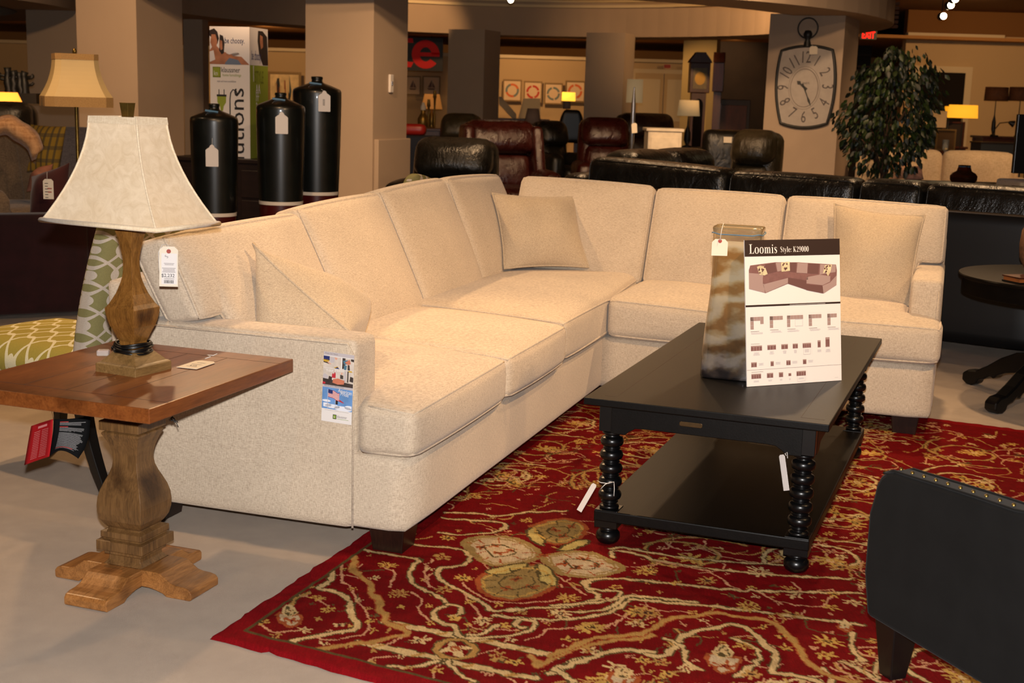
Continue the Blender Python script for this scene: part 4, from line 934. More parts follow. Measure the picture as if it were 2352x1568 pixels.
# sofa picture: polygons in picture units
px=lambda a,b:((a-318)/570*1.0,(b-388)/885)  # from a 2.61x crop
def PP(pts,m,z=.0006):
    q=[]
    for a,b in pts:
        yy=(b-388)/888+ (a-318)/570*.018; q.append((X((a-318-(b-388)*.043)/570),Y(yy)))
    mb.flat(q,z,m,L)
PP([(348,568),(355,540),(440,528),(500,520),(560,520),(640,520),(700,524),(770,528),(870,534),(876,570),(876,660),(800,712),(690,690),(585,650),(450,708),(352,682)],2)
for z,pts,m in((.0008,[(348,585),(430,592),(436,640),(445,706),(352,682)],4),(.0009,[(430,612),(580,580),(580,612),(432,652)],2),(.0008,[(432,655),(580,616),(580,648),(450,706)],4),(.0009,[(580,586),(700,596),(700,628),(580,612)],2),(.0008,[(580,614),(692,632),(692,690),(580,652)],3),(.0009,[(692,612),(770,596),(836,606),(836,640),(790,662),(692,650)],4),(.0009,[(692,655),(790,665),(796,714),(692,692)],3),(.0009,[(790,665),(836,645),(876,600),(876,662),(798,714)],4),
    (.0010,[(440,534),(500,524),(512,578),(460,590)],3),(.0010,[(504,523),(540,521),(548,570),(516,577)],4),(.0010,[(590,524),(628,522),(626,582),(588,578)],3),(.0010,[(634,522),(696,526),(694,588),(630,584)],4),(.0010,[(700,527),(766,530),(762,592),(698,588)],3),(.0010,[(772,532),(868,536),(868,580),(770,596)],4),
    (.0012,[(394,548),(412,540),(440,546),(458,592),(440,600),(410,596)],5),(.0012,[(536,522),(586,516),(590,572),(540,578)],5),(.0012,[(800,538),(844,534),(836,580),(822,606),(806,580),(790,590)],5)): PP(pts,m,z)
rd=random.Random(9)
for cxp,cyp in((425,568),(562,546),(818,562)):
    for k in range(7):
        a,b=cxp+rd.uniform(-18,18),cyp+rd.uniform(-22,22); PP([(a+5*math.cos(t),b+6*math.sin(t)) for t in np.linspace(0,2*PI,9)[:-1]],3,.0014)
Rg(0,.92,.443,.456,1); Rg(.92,1,.443,.456,1,.0004)
bars(mb,L@Matrix.Translation((0,0,.0006)),X(.45),X(.84),Y(.4515),.0008,0)
def icon(x,y,w,h,n,m=2,v=False):
    Rg(x,x+w,y,y+h,4); 
    for k in range(n): Rg(x+w*(k+.1)/n,x+w*(k+.9)/n,y+h*.22,y+h*.94,m,.0006)
def cap(x,y,w,n=4): bars(mb,L@Matrix.Translation((0,0,.0005)),X(x),X(x+w),Y(y),.0007,7,n,.0021,.3,int(x*100))
for i,(x,n,lh,ex_) in enumerate(((.045,4,.085,1),(.245,4,.08,0),(.425,5,.08,2),(.655,4,.08,0),(.855,3,.08,0))):
    y=.525; u=.034; Rg(x,x+u,y,y+lh,6); Rg(x,x+u*n,y,y+.027,6)
    for k in range(1,n): Rg(x+u*k-.001,x+u*k+.001,y,y+.027,7,.0007)
    for k in range(1,3): Rg(x,x+u,y+.028*k,y+.028*k+.002,7,.0007)
    if ex_==1: Rg(x+u*3,x+u*4,y,y+.05,6,.0005)
    if ex_==2: 
        for a in((.085,.165,.075,.077),(.085,.165,.028,.030),(.085,.087,.028,.077),(.163,.165,.028,.077)): Rg(x+a[0],x+a[1],y+a[2],y+a[3],7,.0006)
    Rg(x,x+u*n,y-.010,y-.0095,7); bars(mb,L@Matrix.Translation((0,0,.0005)),X(x),X(x+.09),Y(y+lh+.016),.0010,3,1); cap(x,y+lh+.024,.13,3)
bars(mb,L,X(.045),X(.14),Y(.712),.0012,3)
for x,w,h,n in((.045,.115,.036,4),(.215,.09,.034,3),(.36,.07,.034,2),(.48,.055,.034,2),(.585,.09,.034,4)):
    icon(x,.722-.0*x,w,h,n); cap(x+w*.2,.722+h+.012,w*.6,5)
icon(.745,.708,.034,.050,1); icon(.83,.690,.046,.068,1); cap(.738,.775,.05,4); cap(.83,.775,.055,5)
for a in((.592,.668,.80,.802),(.592,.594,.757,.80),(.666,.668,.757,.80),(.682,.683,.722,.80)): Rg(a[0],a[1],a[2],a[3],7,.0006)
for x,w in((.045,.058),(.245,.034),(.41,.045),(.585,.038)): icon(x,.835,w,.034,2 if w>.04 else 1); cap(x+w+.015,.845,.06,4)
Rg(0,1,.887,.8885,3); bars(mb,L,X(.045),X(.17),Y(.905),.0012,3)
for x,w,h,n in((.045,.10,.034,4),(.205,.066,.034,2),(.33,.045,.034,1),(.43,.03,.020,1),(.515,.10,.034,4)): icon(x,.915 if h>.03 else .925,w,h,n); cap(x+w*.15,.963,w*.7,3)
for a in((.523,.607,.985,.987),(.523,.525,.950,.986),(.605,.607,.950,.986),(.622,.623,.915,.986)): Rg(a[0],a[1],a[2],a[3],7,.0006)
bars(mb,L,X(.925),X(.965),Y(.978),.0008,7)
mb.build('print',['white','signbrown','picbrown','picdark','picline','piccream','picline','inkl'],sg)
# tags tied to the coffee table
def ctp(x,y,z): return CM@Vector((x,y,z))
c=at(1348,1142,3.68); T=frame(c,at(1366,1149,3.64)-at(1344,1136,3.69),at(1366,1104,3.70)-at(1334,1176,3.66))
price_tag('white swing tag tied with string round the near left leg of the coffee table',T,.026,.092,[[at(1371,1103,3.70),at(1380,1108,3.67),at(1397,1110,3.67),at(1410,1106,3.69),at(1411,1122,3.67),at(1410,1139,3.67)],[at(1405,1106,3.68),at(1390,1112,3.66),at(1380,1122,3.665)]],clipped,None,None,'white')
c=at(1801,1085,3.50); T=frame(c,at(1811,1085,3.47)-at(1792,1087,3.50),at(1806,1046,3.5)-at(1798,1133,3.5))
price_tag('white swing tag hanging below the front rail near the right leg of the coffee table',T,.024,.100,[[at(1806,1046,3.5),at(1803,1042,3.5),at(1808,1038,3.51),at(1809,1052,3.5)]],clipped,None,None,'white')

# ================================================================ BLACK ARMCHAIR (front right)
A0=Vector((.854,2.933,0)); d=Vector((.193,-.497,0)).normalized(); n=Vector((-d.y,d.x,0))  # n points away from the camera side
AM=Matrix.Identity(4)
ang=math.atan2(d.y,d.x)
ac=thing('armchair','black velvet armchair with nailhead-trimmed arms seen from its outer side, front right corner','armchair',tuple(A0),ang)
# local: x along side toward the camera (back of chair), y into the chair, z up
def sidepanel(y0,y1,nm='arm'):
    top=[(.0,.44),(.006,.47),(.02,.495),(.04,.512),(.065,.520),(.10,.522),(.2,.530),(.33,.540),(.45,.5475),(.52,.56),(.575,.61),(.61,.70),(.64,.82),(.66,.90)]
    pts=[(.012,.150),(.69,.155),(.80,.92)]+top[::-1]+[(-.012,.40),(-.012,.25),(.0,.20)]
    mb=MB(); T=Matrix.Translation((0,0,0))@Matrix.Rotation(PI/2,4,'X'); mb.prism(pts,-y1,-y0,0,T,False); o=mb.build(nm,'blackvel',ac,bevel=.012,seg=3); return o
top=[(.03,.508),(.065,.523),(.10,.525),(.2,.533),(.33,.543),(.45,.5505),(.52,.563),(.575,.612),(.61,.70)]
def arm_at(y0):
    sidepanel(y0,y0+.062)
    mb=MB(); mb.tube([(p[0],y0+.004,p[1]-.003) for p in top],.0035,6); mb.tube([(p[0],y0+.058,p[1]-.003) for p in top],.0035,6); mb.build('welt','blackvel',ac)
    acc=0;
    for p,q in zip(top,top[1:]):
        L_=math.hypot(q[0]-p[0],q[1]-p[1]); k=acc
        while k<L_: 
            t=k/L_; MB().lathe([(.0045,-.001),(.0038,.0025),(.001,.004)],8).build('nailhead','brass',ac,(p[0]+(q[0]-p[0])*t,y0+.022,p[1]+(q[1]-p[1])*t)); k+=.040
        acc=k-L_
arm_at(0); arm_at(.62)
mb=MB(); soft(mb,.05,.6,.09,.615,.16,.33,.03,(0,0,0),10); mb.build('seat_base','blackvel',ac,weld=True)
mb=MB(); soft(mb,.05,.6,.09,.615,.33,.41,.035,(.0,0,.01),14,0,2); mb.build('seat_cushion','blackvel',ac,weld=True)
mb=MB(); F=tri((.58,.09,.3),(.70,.09,.3),(.70,.615,.3),(.58,.615,.3),(.66,.09,.95),(.78,.09,.95),(.78,.615,.95),(.66,.615,.95)); mb.cushion(F,(.06,.26,.32),.03,(.01,0,.01),14); mb.build('backrest','blackvel',ac,weld=True)
for x,y in((.065,.05),(.065,.655),(.62,.05),(.62,.655)):
    mb=MB(); mb.hexa([(x-.022,y-.022,.013),(x+.022,y-.022,.013),(x+.022,y+.022,.013),(x-.022,y+.022,.013)],[(x-.038,y-.038,.165),(x+.04,y-.038,.165),(x+.04,y+.038,.165),(x-.038,y+.038,.165)]); mb.build('leg','blackleg',ac,bevel=.003)

# ================================================================ ROUND PEDESTAL TABLE (right)
RO=Vector((2.55,5.98,0))
rt=thing('round_pedestal_table','round black pedestal table with scrolled feet at the right edge, beside the sofa','table',tuple(RO))
MB().lathe([(.43,.500),(.455,.503),(.455,.570),(.468,.575),(.475,.585),(.47,.592)],48).build('tabletop','blackwood',rt,bevel=.002)
MB().lathe([(.10,.13),(.11,.14),(.11,.20),(.09,.215),(.10,.23),(.085,.24),(.095,.25),(.08,.26),(.09,.27),(.07,.285),(.07,.30),(.12,.34),(.135,.37),(.12,.40),(.06,.43),(.06,.46),(.16,.49),(.18,.50)],28).build('pedestal','blackpost',rt)
for k in range(4):
    a=math.radians(215+90*k)
    pts=[(.06,.19),(.12,.215),(.20,.205),(.28,.165),(.35,.115),(.41,.08),(.455,.075),(.485,.055),(.485,.02),(.46,.003),(.43,.0),(.405,.012),(.395,.035),(.36,.045),(.33,.065),(.31,.055),(.29,.075),(.25,.095),(.18,.11),(.12,.125),(.06,.12)]
    MB().prism(pts,-.032,.032,0,Matrix.Rotation(a,4,'Z')@Matrix.Rotation(PI/2,4,'X')).build('foot','blackpost',rt,bevel=.008)
# carved lamp foot and a stack of small boxes on it
q=at(2352,585,5.85)
t=thing('urn','tooled brown leather-look urn on the round black table, cut off by the right edge','urn',(q.x+.065,q.y,.593))
MB().lathe([(.05,0),(.055,.01),(.04,.02),(.05,.04),(.08,.10),(.085,.16),(.08,.22),(.055,.27),(.04,.29),(.045,.305),(.03,.31)],24).build('body',plain('tooled_brown_leather',(110,74,48),.5,nz=.4,sc=60,bs=.6),t)
t=thing('book','brown bound book lying on the round black table at the right edge','book',(q.x-.03,q.y-.10,.5925),.3); MB().box(-.06,.10,-.05,.07,0,.006).build('cover','blackleg',t); MB().box(-.055,.095,-.045,.065,.006,.022).build('pages',plain('gilt_pages',(150,84,38),.5),t); MB().box(-.06,.10,-.05,.07,.022,.028).build('cover','mahog',t)

# ================================================================ GREEN TRELLIS CHAIRS
PO=Vector((-1.336,4.145,0))
def accent_chair(label,loc,rot,group=None):
    t=thing('accent_chair',label,'chair',loc,rot,group)
    # local: x forward (direction the chair faces), y across, z up; origin under the rear near leg
    mb=MB(); soft(mb,.0,.62,-.02,.46,.36,.475,.055,(.03,.01,.02),18,0); mb.build('seat','patgreen_lit',t,weld=True)
    def bf(x,y,z):
        w=(z+1)/2; ww=.24-.012*w*w
        return Vector((-.14*w*w-.03*w+(x)*.045*(1-.2*w)+.03*y*y*w,.22+y*ww,(.30+.60*w+.06*y*w*w-.02*y*y*w)))
    mb=MB(); mb.cushion(bf,(.05,.31,.37),.04,(.01,0,0),22); mb.build('backrest','patgreen',t,weld=True)
    mb=MB(); soft(mb,.02,.60,.0,.44,.30,.37,.02,(0,0,0),6); mb.build('frame','patgreen',t,weld=True)
    for x,y,dx in((.03,.03,-.11),(.03,.41,-.11),(.57,.03,.02),(.57,.41,.02)):
        rg=[]; 
        mb=MB()
        for k in range(9):
            u=k/8; xx=x+dx*(u**1.6); z=.33*(1-u); w=.024-.008*u; rg.append([(xx-w,y-w,z),(xx+w,y-w,z),(xx+w,y+w,z),(xx-w,y+w,z)])
        loft(mb,rg,0,True,True,False); mb.build('leg','blackleg',t,bevel=.003)
    return t
AC=accent_chair('green and white trellis-patterned armless chair behind the end table and lamp',(-1.175,4.50,0),math.radians(150),'green trellis chairs')
accent_chair('green trellis chair with only its rounded back showing above the sofa, behind the left run',(-.58,7.15,0),math.radians(168),'green trellis chairs')
# ================================================================ ROOM SHELL
quadslab('wall_back',[(14,26,0),(-14,26,0),(-14,26,2.12),(14,26,2.12)][::-1],.15,'wallw')
MB().box(-14,14,25.9,26.02,2.10,2.16).build('trim_1','trimw')['kind']='structure'
quadslab('wall_left',[(-14,26,0),(-14,-5,0),(-14,-5,2.95),(-14,26,2.95)],.15,'wall'); quadslab('wall_right',[(14,-5,0),(14,26,0),(14,26,2.95),(14,-5,2.95)],.15,'wall')
MB().box(-14.2,14.2,-5,30.5,2.95,3.05).build('ceiling','ceil')['kind']='structure'
MB().box(-14,14,21.6,30,2.47,2.52).build('ceiling_lower',plain('orange_tan_ceiling',(170,124,74),.95,.1))['kind']='structure'
MB().box(-14,14,30,30.1,0,3).build('wall_far',plain('orange_tan_upper_wall',(176,128,76),.95,.1))['kind']='structure'
def ring(name,cx,cy,r0,r1,z0,z1,mat='wall',a0=0,a1=360,n=96):
    mb=MB(); 
    def f(u,v):
        a=math.radians(a0+(a1-a0)*u); r,z=[(r0,z1),(r0,z0),(r1,z0),(r1,z1)][int(round(v*3))]; return Vector((cx+r*math.cos(a),cy+r*math.sin(a),z))
    mb.grid(f,n,4,0,False); o=mb.build(name,mat,weld=True)
    for p in o.data.polygons: p.use_smooth=False
    return struct(o)
ring('trim_rotunda',-.4,16.5,4.0,4.8,2.28,2.95)
ring('trim_2',-.4,16.5,3.93,4.0,2.70,2.74,'trimw'); ring('trim_3',-.4,16.5,3.95,4.0,2.78,2.81,'trimw')
ring('trim_4',-10.6,16.2,4.2,5.0,2.26,2.95,'wall',-90,90)
def column(name,xl,xc,xr,D,ztop,mat='wall',zcap=None,capside='both'):
    f,s=xc-xl,xr-xc; v=Vector((at(xc,220,D).x,D,0)).normalized(); r=Vector((v.y,-v.x,0))
    w=math.hypot(f,s)/FPX*D; ph=math.atan2(s,f); P=flr(xc,220,D)
    a=P+(-r*math.cos(ph)+v*math.sin(ph))*w; b=P+(r*math.sin(ph)+v*math.cos(ph))*w; c=a+b-P
    poly=[(q.x,q.y) for q in(P,b,c,a)]
    mb=MB(); mb.prism(poly,0,ztop); o=mb.build(name,mat); struct(o)
    if zcap:
        cx=sum(p[0] for p in poly)/4;cy=sum(p[1] for p in poly)/4
        e=[(cx+(p[0]-cx)*1.035,cy+(p[1]-cy)*1.035) for p in poly]; e2=[(cx+(p[0]-cx)*1.05,cy+(p[1]-cy)*1.05) for p in poly]
        mb=MB(); mb.prism(e,0,zcap-.02); mb.prism(e2,zcap-.03,zcap); q=mb.build('trim_'+name[5:],mat,bevel=.004); struct(q)
    return P,a,b,v,r
c2=column('wall_column_2',702,857,937,12.4,2.95,'wall',None)
# panelled base on the right face of that column
P,a,b,v,r=c2; e=(b-P).normalized(); nrm=Vector((e.y,-e.x,0)); 
mb=MB(); z1=at(860,320,12.4).z; q=[P+e*.02,b-e*.0]; mb.hexa([q[0],q[1],q[1]+nrm*.05,q[0]+nrm*.05],[x+Vector((0,0,z1)) for x in(q[0],q[1],q[1]+nrm*.05,q[0]+nrm*.05)]); struct(mb.build('trim_5','wall',bevel=.01))
column('wall_column_1',185,317,421,13.4,2.95)
column('wall_column_3',425,467,480,18.6,2.45)
column('wall_column_4',74,200,260,17.0,2.95)
column('wall_column_5',1028,1110,1146,19.4,2.3,'wallg'); column('wall_column_6',1343,1430,1453,19.2,2.3,'wallg')
cc=column('wall_column_7',1762,1929,1962,14.0,2.30,'wall',None)
column('wall_column_8',1566,1640,1648,22.2,2.45,'wally')
# thermostat on column 2
P,a,b,v,r=c2; q=P+e*((895-857)/80*(b-P).length)+nrm*.001
t=thing('thermostat','small white thermostat mounted on the right face of the central taupe column','thermostat',(q.x,q.y,at(895,191,12.4).z))
Tt=Matrix.Rotation(math.atan2(e.y,e.x),4,'Z'); MB().box(-.035,.035,-.025,0,-.085,.085,0,Tt).build('housing','white',t,bevel=.006); MB().box(-.012,.012,-.03,-.02,-.02,.02,0,Tt).build('dial','silver',t,bevel=.004)
# ================================================================ WALL CLOCK on the right column
P,a,b,v,r=cc; fdir=(P-a).normalized(); fn=Vector((fdir.y,-fdir.x,0)); 
if fn.dot(Vector((0,-1,0)))<0: fn=-fn
def onface(x,y):
    d=ray(x,y); o=Vector((0,0,CAMH)); t=(P-o).dot(fn)/d.dot(fn); return o+d*t
CC=onface(1851,200); up=Vector((0,0,1)); Rr=-math.radians(1.5)
cx_=(onface(1910,200)-onface(1790,200)).normalized()
CF=frame(CC+fn*.03,cx_,up)
wc=thing('wall_clock','large barrel-shaped iron wall clock with ring top hanging on the right-hand column','clock',tuple(CC+fn*.03)); L=Matrix.Translation(-(CC+fn*.03))@CF
s=14.0/FPX
def outline(k=1.0,n=14):
    pts=[]
    for i in range(n): t=i/(n-1)*2-1; pts.append((-.27+.54*(t+1)/2,.425-.035*t*t*1.3))
    pts=[(x,y) for x,y in pts]
    R_=[(.27+.052*(1-t*t)+(.0 if t>0 else .0)-.022*(1-t)/2,.38*t-.0) for t in np.linspace(1,-1,n)]
    B_=[(.248-.496*(i/(n-1)),-.425-.0+.035*((i/(n-1)*2-1)**2)*1.3) for i in range(n)]
    L_=[(-x,y) for x,y in R_[::-1]]
    return [(x*k,y*k) for x,y in pts+R_[1:-1]+B_+L_[1:-1]]
MB().prism(outline(.98),-.02,.004,0,L).build('dial','clockf',wc)
MB().tube([L@Vector((x,y,.0)) for x,y in outline()],.017,8,0,True).build('frame','blackiron',wc)
mb=MB(); mb.tube([L@Vector((.105*math.cos(t),.61+.105*math.sin(t),0)) for t in np.linspace(0,2*PI,32)[:-1]],.008,8,0,True); mb.build('hanging_ring','blackiron',wc)
mb=MB(); mb.lathe([(.04,.42),(.035,.46),(.025,.49),(.043,.52),(.047,.55),(.03,.585),(.0,.59)],16,0,L@Matrix.Rotation(-PI/2,4,'X')@Matrix.Identity(4)) if False else mb.lathe([(.04,0),(.035,.04),(.025,.07),(.043,.10),(.047,.13),(.03,.165),(.001,.17)],16,0,Matrix.Translation(L@Vector((0,.42,0)))); mb.build('crown','blackiron',wc)
mb=MB()
for rr,ww in((.155,.006),(.175,.003)): 
    mb.tube([L@Vector((rr*.95*math.cos(t)-.01,rr*1.28*math.sin(t)-.01,.006)) for t in np.linspace(0,2*PI,40)[:-1]],ww*.6,4,1,True)
for k,sx in enumerate(('12','1','2','3','4','5','6','7','8','9','10','11')):
    a_=PI/2-k*PI/6; rx,ry=.228,.312; px_,py_=rx*math.cos(a_)*1.05,ry*math.sin(a_)
    T=L@Matrix.Translation((px_,py_,.006))@Matrix.Rotation((a_-PI/2) if not(3<k<9) else a_+PI/2,4,'Z')@Matrix.Translation((-.034*len(sx),-.06,0)); mb.text(sx,.175,T,0,.0005,'LEFT',.68)
mb.text('PARIS',.03,L@Matrix.Translation((-.03,.03,.006)),0,.0003)
mb.build('numerals',['clockn','clockr'],wc)
def hand(nm,ang,l,w): 
    T=L@Matrix.Translation((-.012,-.0,.012))@Matrix.Rotation(ang,4,'Z'); MB().prism([(-w,-.04),(w,-.04),(w*.6,l*.5),(w*1.6,l*.7),(0,l),(-w*1.6,l*.7),(-w*.6,l*.5)],0,.003,0,T).build(nm,'blackiron',wc)
hand('minute_hand',math.radians(202),.22,.008); hand('hour_hand',math.radians(50),.10,.014)
T=frame(onface(1871,116)+fn*.055,cx_,up); price_tag('small cream tag hanging from the top edge of the big wall clock',T,.085,.085,[[onface(1865,100)+fn*.05,onface(1871,108)+fn*.055]],clipped,None,None)

# ================================================================ generic furniture
def recliner(label,mat,px,ytop,D,w,rot=0,ht=None,group='leather recliners',winged=False,name='recliner'):
    p=at(px,ytop,D); H=p.z; t=thing(name,label,'recliner',(p.x,D,0),rot,group); h=w/2
    def b(nm,*a,**k): m=MB(); soft(m,*a,**k); return m.build(nm,mat,t,weld=True)
    b('base',-h+.1,h-.1,-.35,.40,.05,.30,r=.04,n=6); b('seat',-h+.16,h-.16,-.48,.25,.28,.50,r=.07,bulge=(0,.02,.03),n=10)
    for s in(-1,1): x0,x1=(-h,-h+.18) if s<0 else (h-.18,h); b('arm',x0,x1,-.42,.32,.08,.66,r=.07,bulge=(.01,.01,.02),n=10)
    def bk(z0,z1,t0,nm,ww,yy=0,bl=.05):
        F=tri((-ww,.12+yy,z0),(ww,.12+yy,z0),(ww,.36+yy,z0),(-ww,.36+yy,z0),(-ww*.96,.22+yy,z1),(ww*.96,.22+yy,z1),(ww*.96,.44+yy,z1),(-ww*.96,.44+yy,z1)); m=MB(); m.cushion(F,(ww,.12,(z1-z0)/2),min(.09,(z1-z0)*.45),(.01,bl,.01),14); m.build(nm,mat,t,weld=True)
    bk(.40,H-.02,0,'backrest',h-.08,.06); bk(H-.30,H,0,'head_cushion',h-.11,-.02,.07); bk(.46,H-.28,0,'lumbar_cushion',h-.14,-.03,.05)
    if winged:
        for s in(-1,1): m=MB(); F=tri((s*(h-.10)-.05,-.05,.55),(s*(h-.10)+.05,-.05,.55),(s*(h-.10)+.05,.35,.55),(s*(h-.10)-.05,.35,.55),(s*(h-.12)-.05,.10,H-.04),(s*(h-.12)+.05,.10,H-.04),(s*(h-.12)+.05,.42,H-.04),(s*(h-.12)-.05,.42,H-.04)); m.cushion(F,(.05,.2,.25),.045,(.01,0,0),10); m.build('wing',mat,t,weld=True)
    return t
recliner('black leather recliner with its low back rising beside the central column','blacklea',1030,320,10.4,.86,math.radians(-8))
recliner('burgundy leather wing recliner, the larger one, directly behind the black recliner','burg',1165,279,12.4,.90,math.radians(14),winged=True)
recliner('burgundy leather recliner farther back, left of the tagged floor lamp','burg',1398,272,14.6,.74,math.radians(4))
recliner('olive black leather recliner with a shiny headrest in front of the cream column','greenlea',1050,262,15.2,.66,math.radians(-6))
recliner('dark leather chair back between the two burgundy recliners','blacklea',1290,280,16.6,.62,math.radians(25))
recliner('olive black leather recliner with plump back just left of the clock column','greenlea',1712,300,11.8,.62,math.radians(-30))
recliner('dark brown leather sofa back with rounded corner in front of the cream double doors','brownlea',1500,262,17.2,.95,math.radians(12),name='loveseat')
recliner('black leather recliner under the lit pleated lamp at the far left edge','blacklea',5,236,11.6,.62,math.radians(10))
# ottoman and low dark chair
p=flr(1600,360,10.9); t=thing('ottoman','low black leather ottoman behind the black sectional, near the clock column','ottoman',tuple(p),-.5); m=MB(); soft(m,-.38,.38,-.28,.28,.10,.62,r=.10,bulge=(.01,.01,.05),n=12); m.build('cushion','blacklea',t,weld=True); 
for x in(-.3,.3):
    for y in(-.2,.2): MB().box(x-.03,x+.03,y-.03,y+.03,0,.12).build('leg','blackleg',t)
# ---------------------------------------------------------------- black leather sectional
A=Vector((.405,8.6,0)); B=Vector((2.95,6.85,0)); d=(B-A).normalized(); ang=math.atan2(d.y,d.x); Ls=(B-A).length
bs=thing('leather_sectional','long black leather sectional sofa seen from behind, running behind the cream sectional','sofa',tuple(A),ang)
def bp_(nm,*a,**k): m=MB(); soft(m,*a,**k); return m.build(nm,'blacklea',bs,weld=True)
m=MB(); soft(m,.0,Ls,0,.14,.06,.785,r=.02,n=8); m.build('back_panel',plain('smooth_black_vinyl',(12,12,13),.42,.4,nz=.15,sc=3),bs,weld=True); bp_('base',.0,Ls,.1,.95,.06,.32,r=.03,n=8); 
mb=MB(); mb.tube([(.02,.02,.785),(Ls-.02,.02,.785)],.010,8); mb.build('welt',plain('tan_welt',(80,62,44),.5),bs)
def sofapx(x): # local coordinate along the back for a photo column
    dd=ray(x,400); n=Vector((-d.y,d.x,0)); tt=(A-Vector((0,0,0))).dot(n)/Vector((dd.x,dd.y,0)).dot(n); return (Vector((dd.x,dd.y,0))*tt-A).dot(d)
xs=[.02,sofapx(1660),sofapx(1962),sofapx(2116),Ls]
for i,(h0,h1) in enumerate(((.965,.935),(.93,.925),(.925,.925),(.93,.925))):
    x0,x1=xs[i]+.008,xs[i+1]-.008
    F=tri((x0,.03,.60),(x1,.03,.60),(x1,.27,.60),(x0,.27,.60),(x0,.06,h0),(x1,.06,h1),(x1,.30,h1),(x0,.30,h0)); m=MB(); m.cushion(F,((x1-x0)/2,.12,.17),.055,(.004,.03,.012),24,0,1,.004); m.build('back_cushion','blacklea',bs,weld=True)
    bp_('seat_cushion',x0,x1,.30,1.0,.32,.48,r=.05,bulge=(0,.01,.03),n=10)
bp_('arm',-.16,.06,-.02,.95,.06,.86,r=.09,n=12)
# return run on the left, going away
for k in range(2): 
    y0=.55+.62*k; F=tri((-.20,y0,.55),(.12,y0,.55),(.12,y0+.6,.55),(-.20,y0+.6,.55),(-.18,y0,.985),(.14,y0,.985),(.14,y0+.6,.985),(-.18,y0+.6,.985)); m=MB(); m.cushion(F,(.14,.3,.2),.09,(.03,.01,.02),14); m.build('back_cushion','blacklea',bs,weld=True)
bp_('back_panel',-.26,-.12,.5,1.9,.06,.80,r=.03,n=8)

# ---------------------------------------------------------------- three bottle vases
def bottle(label,xc,ytop,ysh,yband,wpx,D,tagp,tb):
    zt=at(xc,ytop,D).z; zs=at(xc,ysh,D).z; zb=at(xc,yband,D).z; R_=wpx/2/FPX*D; p=flr(xc,300,D)
    t=thing('bottle_vase',label,'vase',tuple(p),0,'black bottle vases'); bh=.022
    def rad(z):
        f=(zs-z)/zs; return R_*(1-.04*(1-f)*0-.30*f**1.5)
    pr=[(rad(0),0)]+[(rad(z),z) for z in np.linspace(.02,zb-bh,8)]; MB().lathe(pr,40).build('base','vaser',t)
    MB().lathe([(rad(zb)+.001,zb-bh),(rad(zb)+.002,zb)],40).build('band','vasew',t)
    pr=[(rad(z),z) for z in np.linspace(zb,zs-.02,14)]+[(R_*.995,zs-.008),(R_*.97,zs+.004),(R_*.92,zs+.011),(R_*.6,zs+.032),(R_*.36,zs+.046),(R_*.26,zs+.052),(R_*.225,zs+.060),(R_*.215,zt-.022),(R_*.24,zt-.012),(R_*.235,zt),(R_*.18,zt+.001),(R_*.16,zt-.03)]
    MB().lathe(pr,40).build('body','vaseb',t)
    MB().box(-.04,.04,-.004,.004,-.006,.006,0,RT((0,-R_*.42,zs+.045),0,0,.12)).build('ribbon','bluetape',t)
    c=at(*tagp,D-R_-.02); 
    def pr3(mb,T):
        if tb: 
            for k in range(7): mb.flat([(-.01,-.028+k*.006),(.004,-.028+k*.006),(.004,-.0255+k*.006),(-.01,-.0255+k*.006)],.0004,0,T)
    price_tag(tb or '',up_frame(c,0),.078,.135,[[at(tagp[0],tagp[1]-22,D-R_-.02),at(xc-2,ysh-12,D-R_*.45)],[at(xc-2,ysh-12,D-R_*.45),at(xc-20,ysh-8,D-R_*.75),at(xc-14,ysh-14,D-R_*.6)]],scallop,None,pr3 if 'barcode' in tb else None,'white')
bottle('shortest black bottle vase, leftmost of three, right behind the table lamp shade',492,238,272,486,108,8.2,(487,357),'plain white scalloped tag hanging low on a long string on the shortest bottle vase')
bottle('middle-height black bottle vase with cream band, centre of the three',645,213,245,460,110,8.3,(647,282),'plain white scalloped tag on the middle bottle vase')
bottle('tallest black bottle vase with cream and oxblood bands, rightmost of three',728,176,208,438,110,8.75,(745,232),'white scalloped barcode tag on the tallest bottle vase')
# ---------------------------------------------------------------- dresser and display tower
p0=flr(398,300,9.9); p1=flr(705,300,9.6); zt=at(560,366,9.7).z
dr=thing('dresser','dark espresso dresser standing behind the three bottle vases','dresser',((p0.x+p1.x)/2,9.75,0),math.atan2(p1.y-p0.y,p1.x-p0.x)); w=(p1-p0).length/2
MB().box(-w,w,0,.45,.06,zt-.03).build('carcass','dress',dr,bevel=.004); MB().box(-w-.02,w+.02,-.02,.47,zt-.03,zt).build('top','dress',dr,bevel=.005)
for i in range(2):
    for k in range(3):
        x0=-w+.02+i*w; z0=.10+k*(zt-.16)/3; o=MB().box(x0,x0+w-.04,-.018,0,z0,z0+(zt-.16)/3-.02).build('drawer','dress',dr,bevel=.004); m=MB(); m.lathe([(.012,0),(.014,.012),(.001,.018)],10,0,Matrix.Translation((x0+w/2,-.018,z0+.1))@Matrix.Rotation(PI/2,4,'X')); m.build('knob','blackiron',o)
for x in(-w+.03,w-.09):
    for y in(.02,.38): MB().box(x,x+.06,y,y+.05,0,.06).build('foot','dress',dr)
